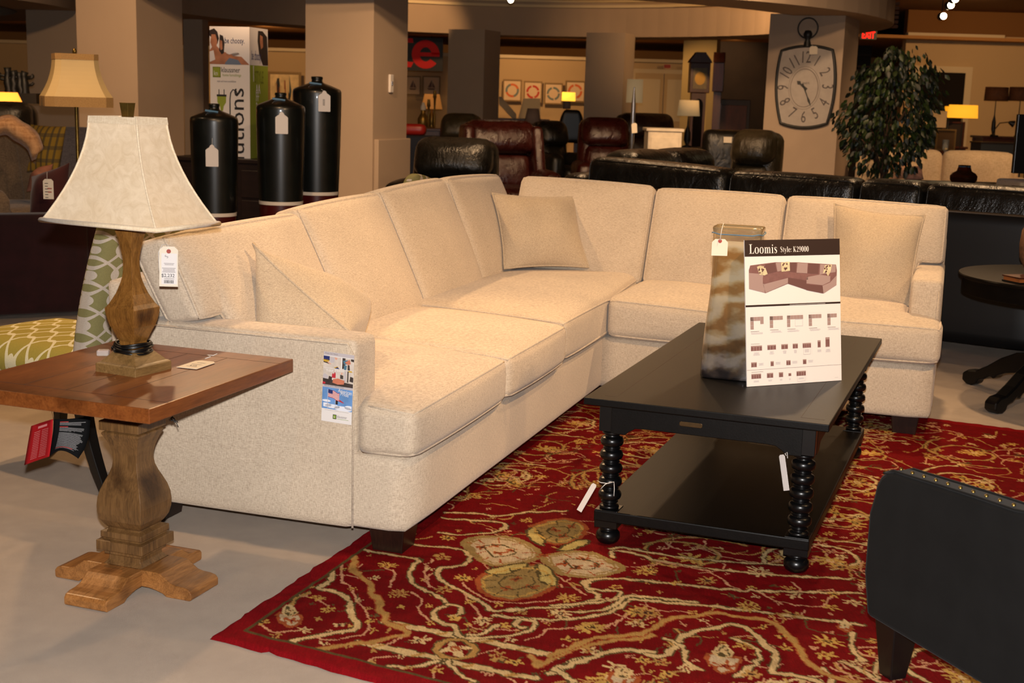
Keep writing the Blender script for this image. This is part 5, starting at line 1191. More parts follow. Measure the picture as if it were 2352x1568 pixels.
# tower
P=at(575,360,9.85); P.z=zt; v=Vector((P.x,P.y,0)).normalized(); r=Vector((v.y,-v.x,0)); f_,s_=88,41; wd=math.hypot(f_,s_)/FPX*9.85; ph=math.atan2(s_,f_)
fa=(-r*math.cos(ph)+v*math.sin(ph)); sb=(r*math.sin(ph)+v*math.cos(ph)); Ht=at(575,62,9.85).z-zt
dt=thing('display_tower','four-sided printed cardboard advertising tower standing on the dark dresser','display',tuple(P))
mb=MB(); mb.hexa([Vector((0,0,0)),sb*wd,sb*wd+fa*wd,fa*wd],[q+Vector((0,0,Ht)) for q in(Vector((0,0,0)),sb*wd,sb*wd+fa*wd,fa*wd)]); mb.build('box',plain('printed_card_white',(216,200,186),.6),dt)
FT=frame(fa*wd,-fa,Vector((0,0,1))); ST=frame(Vector((0,0,0)),sb,Vector((0,0,1)))
TM=['white',plain('t_navy',(38,46,92),.6),plain('t_green',(132,146,44),.6),plain('t_dkgreen',(96,104,24),.6),'ink','inkg',plain('t_skin',(156,104,78),.6,nz=.25,sc=14),plain('t_hair',(34,24,24),.6,nz=.3,sc=20),plain('t_white',(206,202,206),.6,nz=.06,sc=8),plain('t_jean',(96,110,134),.6),plain('t_lg',(206,202,204),.6)]
mb=MB()
def fr(T,x0,x1,y0,y1,m,z=.002): mb.flat([(x0*wd,(1-y1)*Ht),(x1*wd,(1-y1)*Ht),(x1*wd,(1-y0)*Ht),(x0*wd,(1-y0)*Ht)],z,m,T)
def fp_(T,pts,m,z=.003): mb.flat([(a*wd,(1-b)*Ht) for a,b in pts],z,m,T)
fr(FT,0,1,0,.285,10); fr(FT,0,1,.285,1,0,.0015)
fp_(FT,[(.0,.18),(.12,.13),(.25,.17),(.36,.19),(.5,.2),(.62,.22),(.8,.225),(1,.285),(0,.285)],6); fp_(FT,[(.0,.03),(.12,.015),(.2,.04),(.24,.09),(.2,.13),(.14,.14),(.1,.09),(.0,.07)],7,.004); fp_(FT,[(.05,.06),(.15,.06),(.2,.11),(.17,.16),(.08,.17),(.02,.12)],6,.0045); fp_(FT,[(.26,.06),(.34,.07),(.38,.12),(.36,.2),(.30,.21),(.24,.18),(.25,.1)],7,.004); fp_(FT,[(.27,.10),(.32,.11),(.33,.17),(.28,.18),(.25,.15)],6,.005)
fp_(FT,[(.0,.19),(.1,.18),(.14,.25),(.0,.27)],8,.005); fp_(FT,[(.4,.15),(.58,.14),(.68,.19),(.5,.21),(.42,.2)],8,.005); fp_(FT,[(.4,.27),(.5,.235),(.72,.25),(.8,.285),(.38,.285)],9,.006); fp_(FT,[(.55,.205),(.72,.195),(.76,.205),(.6,.222)],5,.006)
mb.text('be choosy.',.060,FT@Matrix.Translation((.38*wd,(1-.125)*Ht,.004)),1,.0005,sx=.62)
fr(FT,.07,.27,.305,.385,3,.003); fr(FT,.085,.255,.31,.378,2,.004); mb.text('kn',.05,FT@Matrix.Translation((.10*wd,(1-.37)*Ht,.006)),10,.0003,sx=.7)
mb.text('klaussner',.056,FT@Matrix.Translation((.285*wd,(1-.345)*Ht,.004)),4,.0004,sx=.72); mb.text('home furnishings',.028,FT@Matrix.Translation((.32*wd,(1-.375)*Ht,.004)),2,.0003,sx=.78); mb.text('style and more possibilities',.020,FT@Matrix.Translation((.18*wd,(1-.42)*Ht,.004)),5,.0003,sx=.7)
# plug
fr(FT,.215,.235,.475,.515,4,.004); fr(FT,.345,.365,.475,.515,4,.004); fr(FT,.165,.415,.515,.53,4,.004); fp_(FT,[(.175,.53),(.405,.53),(.40,.575),(.34,.605),(.32,.64),(.265,.64),(.245,.605),(.18,.575)],2,.004); fr(FT,.28,.30,.64,.9,4,.004)
mb.tube([FT@Vector((x*wd,(1-y)*Ht,.004)) for x,y in((.50,.80),(.50,.55),(.52,.50),(.58,.475),(.66,.485),(.70,.52))],.0045,5,4)
mb.text('solutions',.165,FT@Matrix.Translation((.85*wd,(1-1.27)*Ht+.05,.004))@Matrix.Rotation(PI/2,4,'Z'),4,.0008,sx=1.22)
fr(ST,0,1,0,.285,10); fr(ST,0,1,.285,1,2); fp_(ST,[(.45,.02),(.7,.02),(.95,.06),(1,.28),(.7,.28),(.5,.2),(.42,.1)],7,.003); fp_(ST,[(.55,.05),(.7,.06),(.72,.14),(.6,.16),(.54,.1)],6,.004)
mb.text('be choosy.',.10,ST@Matrix.Translation((.08*wd,(1-.245)*Ht,.003)),1,.0003,sx=.40); mb.text('STYLE',.13,ST@Matrix.Translation((.25*wd,(1-.42)*Ht,.003)),3,.0003,sx=.45); mb.text('1',.17,ST@Matrix.Translation((.10*wd,(1-.41)*Ht,.004)),10,.0003,sx=.6)
for k,y in enumerate((.50,.56,.64,.72)): mb.text(['AA','FF','2','1'][k],.10,ST@Matrix.Translation((.3*wd,(1-y)*Ht,.004)),10,.0003,sx=.6)
mb.build('print',TM,dt)
# ---------------------------------------------------------------- floor lamp with bell shade
p=flr(177,300,8.4)
flp=thing('floor_lamp','brass floor lamp with fringed cream bell shade standing at the far left column','lamp',tuple(p),.45)
z0,z1=at(177,222,8.4).z,at(177,125,8.4).z; k=8.4/FPX
lv=[]
mb=MB(); N_=10
for j in range(N_+1):
    t=j/N_; f=(1-t)**2.2; a=(49+(78-49)*f)*k; lv.append((a,z0+(z1-z0)*t))
pts=lambda a:[(a*c_[0],a*c_[1]) for c_ in((-.75,-1),(.75,-1),(1,-.75),(1,.75),(.75,1),(-.75,1),(-1,.75),(-1,-.75))]
rg=[[(x,y,z) for x,y in pts(a*.93)] for a,z in lv]; loft(mb,rg,0,False,False,False); o=mb.build('lamp_shade',plain('cream_silk_shade',(206,178,124),.7,nz=.03,sc=5),flp); o.modifiers.new('s','SOLIDIFY').thickness=.003
mb=MB(); a=lv[0][0]*.93; P8=pts(a*1.01)
for i in range(8):
    p_,q_=P8[i],P8[(i+1)%8]; h=.062
    if i in(1,3,5,7): continue_=True
    if i%2==0:
        cs=[(0,0),(0,-h),(.26,-h),(.33,-.012),(.60,-.012),(.68,-h),(1,-h),(1,0)] if i in(6,) else [(0,0),(0,-h),(1,-h),(1,0)]
    else: cs=[(0,0),(0,-h),(1,-h),(1,0)]
    mb.add([(p_[0]+(q_[0]-p_[0])*u,p_[1]+(q_[1]-p_[1])*u,z0+zz) for u,zz in cs],[tuple(range(len(cs)))])
mb.build('fringe',plain('tan_fringe_low',(168,130,78),.9,nz=.2,sc=200),flp); mb=MB(); a=lv[-1][0]*.93; P8=pts(a*1.02)
for i in range(8):
    p_,q_=P8[i],P8[(i+1)%8]; mb.add([(p_[0],p_[1],z1-.035),(q_[0],q_[1],z1-.035),(q_[0],q_[1],z1+.002),(p_[0],p_[1],z1+.002)],[(0,1,2,3)])
mb.build('trim_band',plain('tan_fringe',(168,130,78),.9,nz=.2,sc=200),flp)
MB().lathe([(.13,0),(.13,.02),(.03,.04),(.011,.06),(.011,z0+.1),(.014,z0+.11),(.004,z1),(.014,z1+.01),(.012,z1+.03),(.001,z1+.04)],16).build('pole','brass',flp)

# ---------------------------------------------------------------- left group
M['lampsh_fill_glow']=emit('ivory_shade_fill_glow',(255,206,140),.16,(222,206,170))  # faint glow added in place of overhead light falling on the shades
def lampl(label,x,y0,y1,w0,w1,D,shade,base='blackiron',cat='lamp',name='table_lamp',zbase=.75,group=None,square=False,bw=.05):
    """lamp whose shade spans photo rows y0..y1, standing on something at height zbase"""
    p=at(x,(y0+y1)/2,D); zt,zb=at(x,y0,D).z,at(x,y1,D).z; t=thing(name,label,cat,(p.x,D,zbase),0,group); kk=D/FPX/2
    m=MB(); m.lathe([(w1*kk,zb-zbase),(w0*kk,zt-zbase)],4 if square else 28,0,None,PI/4,not square)
    m2=MB(); 
    n=4 if square else 28; q=math.sqrt(2) if square else 1
    rg=[[(q*w*kk*math.cos(PI/4+2*PI*i/n),q*w*kk*math.sin(PI/4+2*PI*i/n),z-zbase) for i in range(n)] for w,z in((w1,zb),(w0,zt))]; loft(m2,rg,0,False,False,not square); o=m2.build('lamp_shade',shade,t); o.modifiers.new('s','SOLIDIFY').thickness=.003
    MB().lathe([(bw*1.3,0),(bw*1.3,.015),(bw*.4,.03),(bw,.10),(bw*.9,.2),(bw*.25,.3 if zb-zbase>.32 else (zb-zbase)*.8),(.006,zb-zbase+.02),(.006,zt-zbase)],16).build('base',base,t)
    return t
def table(label,x,D,ztop,w,dp,mat='dress',name='side_table',rot=0):
    p=flr(x,300,D); t=thing(name,label,'table',tuple(p),rot); MB().box(-w/2,w/2,-dp/2,dp/2,ztop-.03,ztop).build('tabletop',mat,t,bevel=.004)
    MB().box(-w/2+.04,w/2-.04,-dp/2+.04,dp/2-.04,ztop-.12,ztop-.03).build('apron',mat,t)
    for sx in(-1,1):
        for sy in(-1,1): MB().box(sx*(w/2-.05)-.025,sx*(w/2-.05)+.025,sy*(dp/2-.05)-.025,sy*(dp/2-.05)+.025,0,ztop-.03).build('leg',mat,t)
    return t
lampl('lit pleated lamp glowing orange at the far left edge','15' and 15,212,250,48,80,12.7,emit('lit_pleated_shade',(255,150,50),2.2),'blackiron',zbase=.8)
table('black console under the lit pleated lamp at the far left',15,12.7,.80,1.0,.4,'blackiron','console_table')
# black twig sculptures
t=thing('iron_sculpture','black iron branching candle sculpture silhouetted at the far left','sculpture',tuple(flr(38,300,13.4)))
rd=random.Random(12); zb_=at(38,225,13.4).z
MB().box(-.5,.25,-.1,.1,zb_-.05,zb_+.05).build('base','blackiron',t)
for x,yt,wv in((18,155,12),(31,162,10),(46,166,16),(56,165,12)):
    q=at(x,yt,13.4); mb=MB(); X0=q.x-flr(38,300,13.4).x; mb.tube([(X0+rd.uniform(-.01,.01),0,zb_+(q.z-zb_)*s) for s in np.linspace(0,1,7)],[.045,.05,.04,.045,.035,.03,.04],8); 
    for k in range(3): zz=zb_+(q.z-zb_)*rd.uniform(.3,.8); sx=rd.choice((-1,1)); mb.tube([(X0,0,zz),(X0+sx*.07,0,zz+.01),(X0+sx*.09,0,zz+.03)],.015,6)
    mb.build('branch','blackiron',t)
MB().box(-.04,.04,-.05,.05,0,zb_-.05).build('stand','blackiron',t)
def wingchair(label,x,ytop,D,w,mat,rot,name='wing_chair'):
    p=at(x,ytop,D); H=p.z; t=thing(name,label,'armchair',(p.x,D,0),rot); h=w/2
    def b(nm,*a,**k): m=MB(); soft(m,*a,**k); return m.build(nm,mat,t,weld=True)
    b('seat',-h+.1,h-.1,-.4,.3,.15,.48,r=.05,bulge=(0,.01,.03),n=10)
    F=tri((-h+.08,.22,.3),(h-.08,.22,.3),(h-.08,.38,.3),(-h+.08,.38,.3),(-h+.06,.34,H),(h-.06,.34,H),(h-.06,.5,H),(-h+.06,.5,H)); m=MB(); m.cushion(F,(h,.08,.35),.06,(.01,.02,.03),16); m.build('backrest',mat,t,weld=True)
    for s in(-1,1):
        pts=[(-.42,.12),(.42,.12),(.50,H-.06),(.38,H-.02),(.20,H-.10),(.10,H-.28),(.0,.66),(-.36,.62),(-.42,.56)]; m=MB(); m.prism(pts,-.06,.06,0,Matrix.Translation((s*(h-.04),0,0))@Matrix.Rotation(PI/2,4,'Z')@Matrix.Rotation(PI/2,4,'X')); m.build('arm',mat,t,bevel=.035,seg=3)
    for sx in(-1,1):
        for sy in(-1,1): MB().box(sx*(h-.1)-.02,sx*(h-.1)+.02,sy*.32-.02,sy*.32+.02,0,.16).build('leg','blackleg',t)
    return t
wingchair('grey-brown tweed armchair with a camel throw over it at the left edge',18,288,9.3,.90,'greyfab',math.radians(62))
wingchair('slate blue armchair holding a plaid pillow, beside the fringed floor lamp',190,303,10.6,.9,'bluefab',math.radians(38))
# throw
mb=MB(); 
def th(u,v):
    xs_=[-30,0,30,60,82,92]; ys=[292,276,277,290,318,335]; q=u*5; i=min(4,int(q)); f=q-i
    x=xs_[i]*(1-f)+xs_[i+1]*f; y=ys[i]*(1-f)+ys[i+1]*f
    p=at(x-v*10,y+v*30+4*math.sin(u*14),8.9-.12*math.sin(v*PI)); return p
mb.grid(th,22,8); o=mb.build('throw_blanket','blanket'); o.modifiers.new('s','SOLIDIFY').thickness=.03; tag(o,'camel knitted throw draped over the tweed armchair at the left edge','blanket')
g=G('plaid_fabric'); sp=g.n('ShaderNodeSeparateXYZ'); g.l(g.obj(),sp.inputs[0])
f1=g.math('LESS_THAN',g.math('FRACT',g.math('MULTIPLY',sp.outputs[0],22)),.35); f2=g.math('LESS_THAN',g.math('FRACT',g.math('MULTIPLY',sp.outputs[2],11)),.3)
M['plaid']=g.fin(g.mix(g.math('MULTIPLY',f2,.6),g.mix(g.math('MULTIPLY',f1,.7),lin((132,106,40)),lin((54,52,46))),lin((60,56,48))),.9,.2)
pillow('plaid_pillow',at(70,285,9.95),at(152,290,9.85),at(135,402,9.6),at(62,395,9.7),.16,'plaid','olive and charcoal plaid pillow on the slate blue armchair',seed=4,pipe=False,n=16)
pillow('patterned_pillow',at(78,392,9.3),at(122,376,9.3),at(110,440,9.2),at(60,440,9.2),.14,plain('red_cream_print',(150,96,72),.8,nz=.4,sc=7),'small red and cream pillow below the plaid pillow at the far left',seed=6,pipe=False,n=14)
# plum sofa
A=flr(-120,600,7.15); B=flr(205,600,7.5); dd=(B-A); an=math.atan2(dd.y,dd.x); zt=at(60,492,7.35).z
ps=thing('plum_sofa','dark plum velvet sofa seen from behind at the left edge','sofa',tuple(A),an); Lp=dd.length
def pp(nm,*a,**k): m=MB(); soft(m,*a,**k); return m.build(nm,'plum',ps,weld=True)
pp('back_panel',0,Lp,0,.16,.03,zt,r=.03,n=8); pp('seat_cushion',.1,Lp-.1,.16,.75,.25,.44,r=.05,n=8); pp('arm',Lp-.02,Lp+.20,0,.76,.03,zt-.02,r=.05,n=8); pp('arm',-.2,.02,0,.76,.03,zt-.02,r=.05,n=8)
pillow('round_pillow',at(72,405,7.75),at(160,372,7.75),at(165,505,7.6),at(66,505,7.6),.22,'maroon','maroon velvet pillow with a price tag on the plum sofa',seed=8,pipe=False,n=16,pinch=.12)
c=at(111,434,7.5)
def pr5(mb,T): bars(mb,T,-.02,.0,.03,.004,0,6,.016); bars(mb,T,-.005,.02,.0,.006,2,2,.02)
price_tag('cream price tag hanging on the maroon pillow at the left',up_frame(c,.1),.058,.115,[[at(108,412,7.48),at(108,395,7.5)]],clipped,None,pr5)
# ---------------------------------------------------------------- far pictures, sign, lamps
def picture(label,x0,x1,y0,y1,D,frm,art,group=None,fn_=None,name='framed_picture'):
    a,b=at(x0,y1,D),at(x1,y0,D); w,h=b.x-a.x,b.z-a.z; t=thing(name,label,'picture',(a.x+w/2,D,a.z+h/2),0,group); f=min(w,h)*.07
    for q in((-w/2,w/2,h/2-f,h/2),(-w/2,w/2,-h/2,-h/2+f),(-w/2,-w/2+f,-h/2+f,h/2-f),(w/2-f,w/2,-h/2+f,h/2-f)): pass
    m=MB(); m.box(-w/2,w/2,-.03,.0,h/2-f,h/2); m.box(-w/2,w/2,-.03,0,-h/2,-h/2+f); m.box(-w/2,-w/2+f,-.03,0,-h/2+f,h/2-f); m.box(w/2-f,w/2,-.03,0,-h/2+f,h/2-f); m.build('frame',frm,t)
    MB().box(-w/2+f*.9,w/2-f*.9,-.012,0,-h/2+f*.9,h/2-f*.9).build('art',art,t)
    if fn_: fn_(t,w,h)
    return t
PT=Matrix.Rotation(PI/2,4,'X')
def rings(c1,c2,n):
    def f(t,w,h):
        mb=MB(); R_,r_=w*.36,w*.25
        wd_=[1,1,1,1] if n==2 else [1.7,.3]*4; tot=sum(wd_); acc=.3
        for k in range(len(wd_)):
            a0=acc; acc+=2*PI*wd_[k]/tot; a1=acc; seg=[(R_*math.cos(a),R_*math.sin(a)) for a in np.linspace(a0,a1,6)]+[(r_*math.cos(a),r_*math.sin(a)) for a in np.linspace(a1,a0,6)]
            mb.flat(seg,.014,k%2,PT)
        mb.build('print',[c1,c2],t)
    return f
pred=plain('ring_red',(190,50,24),.7);pblue=plain('ring_blue',(110,124,120),.7);por=plain('ring_orange',(214,106,50),.7);pcr=plain('ring_cream',(220,190,150),.7)
pf=plain('picture_frame_tan',(134,106,56),.6); pa=plain('picture_mat',(224,196,158),.8)
for x0,x1,y0,y1,c1,c2,lab in((1154,1199,183,232,por,pblue,'framed orange and blue ring print, leftmost on the far yellow wall'),(1202,1246,187,235,pred,pcr,'framed red ring print on the far yellow wall'),(1249,1293,191,239,pblue,pcr,'framed pale blue ring print on the far yellow wall'),(1297,1345,186,234,por,pcr,'framed orange ring print beside the small lit lamp, partly hidden by the column')):
    picture(lab,x0,x1,y0,y1,25.9,pf,pa,'ring prints on the far wall',rings(c1,c2,4 if c2 is pcr else 2))
def abstract(t,w,h):
    rd=random.Random(5); mb=MB()
    for k in range(34):
        x=rd.uniform(-w*.4,w*.36); y0=rd.uniform(-h*.42,-.05*h); m=rd.randrange(4); mb.flat([(x,y0),(x+w*rd.uniform(.03,.08),y0),(x+w*rd.uniform(.03,.07),y0+h*rd.uniform(.1,.5)),(x,y0+h*rd.uniform(.1,.5))],.014+k*.0004,m,PT)
    mb.build('print',[plain('ab_dark',(24,18,14),.7),plain('ab_blue',(60,76,80),.7),plain('ab_rust',(140,70,34),.7),plain('ab_cream',(206,180,130),.7)],t)
picture('framed abstract cityscape canvas in a gilt frame between the display tower and the column',616,692,166,270,25.8,pf,plain('abstract_ground',(222,196,146),.8,nz=.25,sc=5),None,abstract)
picture('narrow bright picture just left of the display tower',462,479,164,248,25.7,pf,emit('picture_added_glow',(255,196,110),.7,(220,190,140)))  # no lamp: the light on this picture is an added glow
def sail(t,w,h):
    mb=MB(); mb.flat([(-w*.2,-h*.1),(w*.02,-h*.1),(w*.02,h*.3)],.014,0,PT); mb.flat([(w*.05,-h*.1),(w*.22,-h*.1),(w*.05,h*.2)],.014,0,PT); mb.flat([(-w*.24,-h*.14),(w*.24,-h*.14),(w*.15,-h*.22),(-w*.16,-h*.22)],.014,0,PT); mb.build('print',plain('sail_ink',(120,92,80),.7),t)
picture('pale sailboat print on the left, half hidden by the central column, below the hanging sign',930,967,175,218,25.8,pf,pa,'sailboat prints',sail); picture('pale sailboat print with a dark hull, right one of the pair below the hanging sign',970,1012,175,218,25.8,pf,pa,'sailboat prints',sail)
# hanging sign with red lettering
a,b=at(880,160,21.5),at(1018,88,21.5); t=thing('hanging_sign','black banner with large red lettering hanging beyond the central column','sign',(b.x,21.5,a.z)); w,h=b.x-a.x,b.z-a.z
MB().box(-w,0,0,.02,0,h).build('panel',plain('sign_black',(10,9,8),.6),t)
Rl=h*.43; cx0,cz0=-w*.06-Rl*.98,h*.50; mb=MB()
def bolde(R_,m,y,g=0):
    ro,ri=R_+g,R_*.40-g; seg=[math.radians(a) for a in np.linspace(-38,-345,34)]
    pts=[(ro*math.cos(a),ro*math.sin(a)) for a in [math.radians(q) for q in np.linspace(352,38,30)][::-1]]
    a0=[math.radians(q) for q in np.linspace(0,322,34)]
    for u,v in zip(a0,a0[1:]):
        q=lambda r,a,s=1:(cx0+r*math.cos(a),y,cz0+r*math.sin(a)*s)
        mb.add([q(ro,u),q(ro,v),(cx0+ri*1.05*math.cos(v),y,cz0+ri*1.25*math.sin(v)),(cx0+ri*1.05*math.cos(u),y,cz0+ri*1.25*math.sin(u))],[(0,1,2,3)],m)
    mb.add([(cx0-ri*1.1,y,cz0-R_*.14),(cx0+ro,y,cz0-R_*.14),(cx0+ro,y,cz0+R_*.14),(cx0-ri*1.1,y,cz0+R_*.14)],[(0,1,2,3)],m)
bolde(Rl,0,-.004); 
tx=cx0-Rl*1.55; mb.add([(tx-h*.2,-.004,h*.84),(tx+h*.28,-.004,h*.84),(tx+h*.26,-.004,h*.97),(tx-h*.2,-.004,h*.97)],[(0,1,2,3)],0)
mb.add([(tx-.0*h,-.004,h*.10),(tx+h*.22,-.004,h*.10),(tx+h*.30,-.004,h*.26),(tx+h*.18,-.004,h*.26),(tx-.0*h,-.004,h*.30)],[(0,1,2,3,4)],0)
mb.add([(tx-h*.20,-.004,h*.12),(tx,-.004,h*.12),(tx,-.004,h*.96),(tx-h*.2,-.004,h*.96)],[(0,1,2,3)],0)
mb.build('lettering',emit('sign_red',(190,12,8),.05,(200,14,10)),t)
for x in(-w*.2,-w*.8): MB().tube([(x,0.01,h),(x,.01,2.47-a.z)],.004,4).build('cable','blackiron',t)
tbl=table('long wooden sideboard below the sailboat prints',985,20.5,.80,1.3,.45,'mahog','sideboard')
lampl('tan-shaded table lamp glowing softly below the sailboat prints',992,216,250,34,48,20.6,emit('tan_lit_shade',(230,140,60),.30,(200,150,96)),'gold',zbase=.8)
for x,yt in((985,228),(999,208)):
    q=at(x,yt,20.42); t=thing('candlestick',('shorter' if x<990 else 'taller')+' gold candlestick in front of the tan table lamp','candlestick',(q.x,20.42,.8)); MB().lathe([(.04,0),(.035,.02),(.015,.05),(.02,.2),(.012,.3),(.02,(q.z-.8)-.12),(.03,(q.z-.8)-.1),(.02,(q.z-.8))],14).build('stem','gold',t)
q=at(972,250,17.8); t=thing('bottle','gold glass bottle with pale top in front of the sailboat prints','bottle',(q.x,17.8,.9)); MB().lathe([(.05,0),(.07,.03),(.075,.12),(.05,.17),(.03,.2),(.03,.24)],18).build('body','gold',t); MB().lathe([(.035,.24),(.04,.28),(.02,.32),(.018,.34)],14).build('stopper','tagc',t)
table('brown console behind the black recliner, holding the gold bottle',955,17.9,.9,.7,.4,'mahog','console_table')
q=at(950,285,16.3); m=MB(); t=thing('cushion','red satin cushion just right of the central column','cushion',(q.x,16.3,.846)); soft(m,-.16,.16,-.1,.1,.0,.14,r=.06,n=8); m.build('cover',plain('red_satin',(150,30,22),.35),t,weld=True)
t=thing('loveseat','navy fabric loveseat just right of the central column','loveseat',tuple(flr(985,300,16.1))); m=MB(); soft(m,-.36,.30,-.2,.45,.0,.845,r=.05,n=8); m.build('back',plain('navy_fabric',(30,36,50),.9),t,weld=True)
# centre far room
lampl('small yellow lit lamp in front of the ring prints',1306,212,232,30,31,24.5,emit('yellow_lit_shade',(255,190,60),1.6),'gold',zbase=.8)
table('console under the small yellow lamp, in front of the ring prints',1300,24.5,.8,.8,.4,'mahog','console_table')
lampl('grey tapered lamp shade in front of the ring prints, behind the burgundy recliner',1224,249,284,26,40,19.0,plain('grey_shade',(132,112,100),.8),'blackiron',zbase=.6)
table('low table under the grey tapered lamp shade',1224,19,.6,.5,.5,'mahog')
lampl('small grey lamp shade below the yellow lamp',1302,232,250,16,18,21.5,plain('grey_shade_2',(132,112,100),.8),'blackiron',zbase=.8); table('small table under the small grey lamp shade',1302,21.5,.8,.4,.4,'mahog')
def board(label,pts,D,th,mat,name='leaning_panel',cat='panel'):
    P_=[at(x,y,D) for x,y in pts]; o=P_[0]; t=MB(); t.prism([((p-o).x,(p-o).z) for p in P_],-th,0,0,PT); ob=t.build(name,mat,None,loc=tuple(o),bevel=.004); tag(ob,label,cat); return ob
table('sideboard under the white sloped panels in the far yellow room',1185,23.8,at(1176,272,23.6).z,1.2,.5,'mahog','sideboard')
board('white diagonal stair-rail board at the left of the far yellow room',[(1146,222),(1152,222),(1186,262),(1186,272),(1176,272),(1146,240)],23.6,.04,'trimw'); board('white sloped cabinet panel in the far yellow room behind the grey lamp shade',[(1202,226),(1241,226),(1241,272),(1190,272)],24.0,.3,'trimw')
t=thing('round_chair','black round-backed chair in front of the yellow lamp','chair',tuple(flr(1312,300,20.2))); m=MB(); 
F=lambda x,y,z:Vector((.19*x*math.cos(max(0,z)*.9),.06*y,at(1312,252,20.2).z-.5+.5*(z+1)/2)); m.cushion(F,(.19,.06,.25),.05,(0,0,.0),12); m.build('backrest','blackleg',t,weld=True); MB().lathe([(.2,.4),(.22,.5)],20).build('seat','blackleg',t)
for x in(-.14,.14):
    for y in(-.12,.12): MB().box(x-.02,x+.02,y-.02,y+.02,0,.42).build('leg','blackleg',t)
# right-hand far room
def door(name,x0,x1,y0,D,n):
    a,b=at(x0,y0,D),at(x1,y0,D); h=a.z; w=b.x-a.x; 
    m=MB(); m.box(a.x-.06,b.x+.06,D-.05,D,0,h+.07); o=m.build(name,'trimw'); struct(o)
    for k in range(n):
        x=a.x+w*k/n; q=MB().box(x+.01,x+w/n-.01,D-.08,D-.05,.02,h-.01).build('door_leaf','wallw',o); 
        for z0,z1 in((.15,.85),(.98,h-.12)): 
            fx0,fx1=x+.07,x+w/n-.07; MB().box(fx0,fx1,D-.085,D-.08,z0,z1).build('door_panel','trimw',q)
        kx=x+w/n-.05 if k==0 else x+.05; mk=MB(); mk.lathe([(.02,0),(.028,.02),(.01,.045)],12,0,Matrix.Translation((kx,D-.08,.98))@Matrix.Rotation(PI/2,4,'X')); mk.build('door_knob','brass',q)
door('door_1',1458,1592,166,25.9,2); door('door_2',1722,1800,168,25.9,1)
def gclock(label,x,D,rot,sc_=1):
    p=flr(x,300,D); H=at(x,120,D).z; t=thing('grandfather_clock',label,'clock',tuple(p),rot)
    MB().box(-.2,.2,-.14,.14,0,.42).build('plinth','mahog',t,bevel=.01); MB().box(-.14,.14,-.1,.1,.42,H-.62).build('trunk','mahog',t,bevel=.005); MB().box(-.19,.19,-.14,.14,H-.62,H-.16).build('hood','mahog',t,bevel=.01)
    m=MB(); m.prism([(-.22,H-.16),(.22,H-.16),(.19,H-.11),(.10,H-.02),(.09,H),(-.09,H),(-.10,H-.02),(-.19,H-.11)],-.15,.15,0,PT); m.build('pediment','mahog',t,bevel=.006)
    m=MB(); m.box(-.13,.13,-.15,-.14,H-.56,H-.24); m.build('dial',plain('clock_brass_dial',(116,100,64),.5,nz=.2,sc=20),t); m=MB(); m.lathe([(.10,0),(.10,.003)],28,0,Matrix.Translation((0,-.15,H-.40))@Matrix.Rotation(PI/2,4,'X')); m.build('chapter_ring','gold',t)
    m=MB(); m.prism([(.09*math.cos(a),H-.80+.09*math.sin(a)) for a in np.linspace(0,PI,10)]+[(-.09,.55),(.09,.55)],.10,.104,0,PT); m.build('trunk_window',plain('dark_glass',(12,8,6),.1),t)
    t.scale=(sc_,sc_,1); return t
gclock('dark mahogany grandfather clock facing forward, behind the white drum lamp',1599,20.8,0,.82); gclock('dark grandfather clock seen side-on, right of the forward-facing one',1643,21.4,math.radians(80),.62)
t=thing('headboard','tall dark cherry panelled headboard right of the grandfather clocks','headboard',tuple(flr(1681,300,22.5))); hw=(1720-1642)/2/FPX*22.5; hz_=at(1681,228,22.5).z
MB().box(-hw,hw,0,.06,.0,hz_).build('frame','dress',t,bevel=.01); MB().box(-hw+.06,hw-.06,-.012,0,.5,hz_-.1).build('panel','mahog',t,bevel=.005)
picture('small square plaque above the dark headboard',1659,1680,208,222,25.8,'blackiron',pa)
picture('small red and white notice above the cream double doors',1524,1541,148,157,25.8,pa,plain('notice_red',(170,70,60),.7))
lampl('white drum table lamp standing before the grandfather clock',1582,230,266,44,51,18.8,'lampsh_fill_glow','blackiron',zbase=.72); table('dark table under the white drum lamp',1582,18.8,.72,.7,.5,'dress')
lampl('square-shaded floor lamp in front of the grey column',1458,182,236,36,37,16.6,'lampsh_fill_glow','silver',name='floor_lamp',zbase=0,bw=.03)
q=at(1457,200,12.9); t=thing('floor_lamp','steel pole lamp wrapped in plastic, beside the second burgundy recliner','lamp',(q.x,12.9,0)); MB().lathe([(.12,0),(.12,.02),(.012,.03),(.012,.9),(.022,.95),(.022,1.3),(.008,q.z-.02),(.008,q.z)],14).build('pole','silver',t)
price_tag('cream tag hanging on the plastic-wrapped pole lamp',up_frame(at(1457,294,12.85),.2,0,.1),.055,.095,[[at(1456,286,12.85),at(1456,278,12.88)]],clipped)
t=thing('cabinet','small distressed white cabinet between the burgundy recliner and the clock column','cabinet',tuple(flr(1523,300,13.6))); hw=40/FPX*13.6; zt_=at(1523,294,13.6).z
MB().box(-hw+.01,hw-.01,-.2,.2,.0,zt_-.03).build('carcass','distress',t,bevel=.004); MB().box(-hw-.01,hw+.01,-.22,.22,zt_-.03,zt_).build('top','distress',t,bevel=.006); o=MB().box(-hw+.04,hw-.04,-.215,-.2,.1,zt_-.09).build('door','distress',t,bevel=.003)
for k in range(3): x=-hw+.07+k*(2*hw-.14)/3; MB().box(x,x+(2*hw-.14)/3-.012,-.22,-.215,.14,zt_-.13).build('door_panel','distress',o)
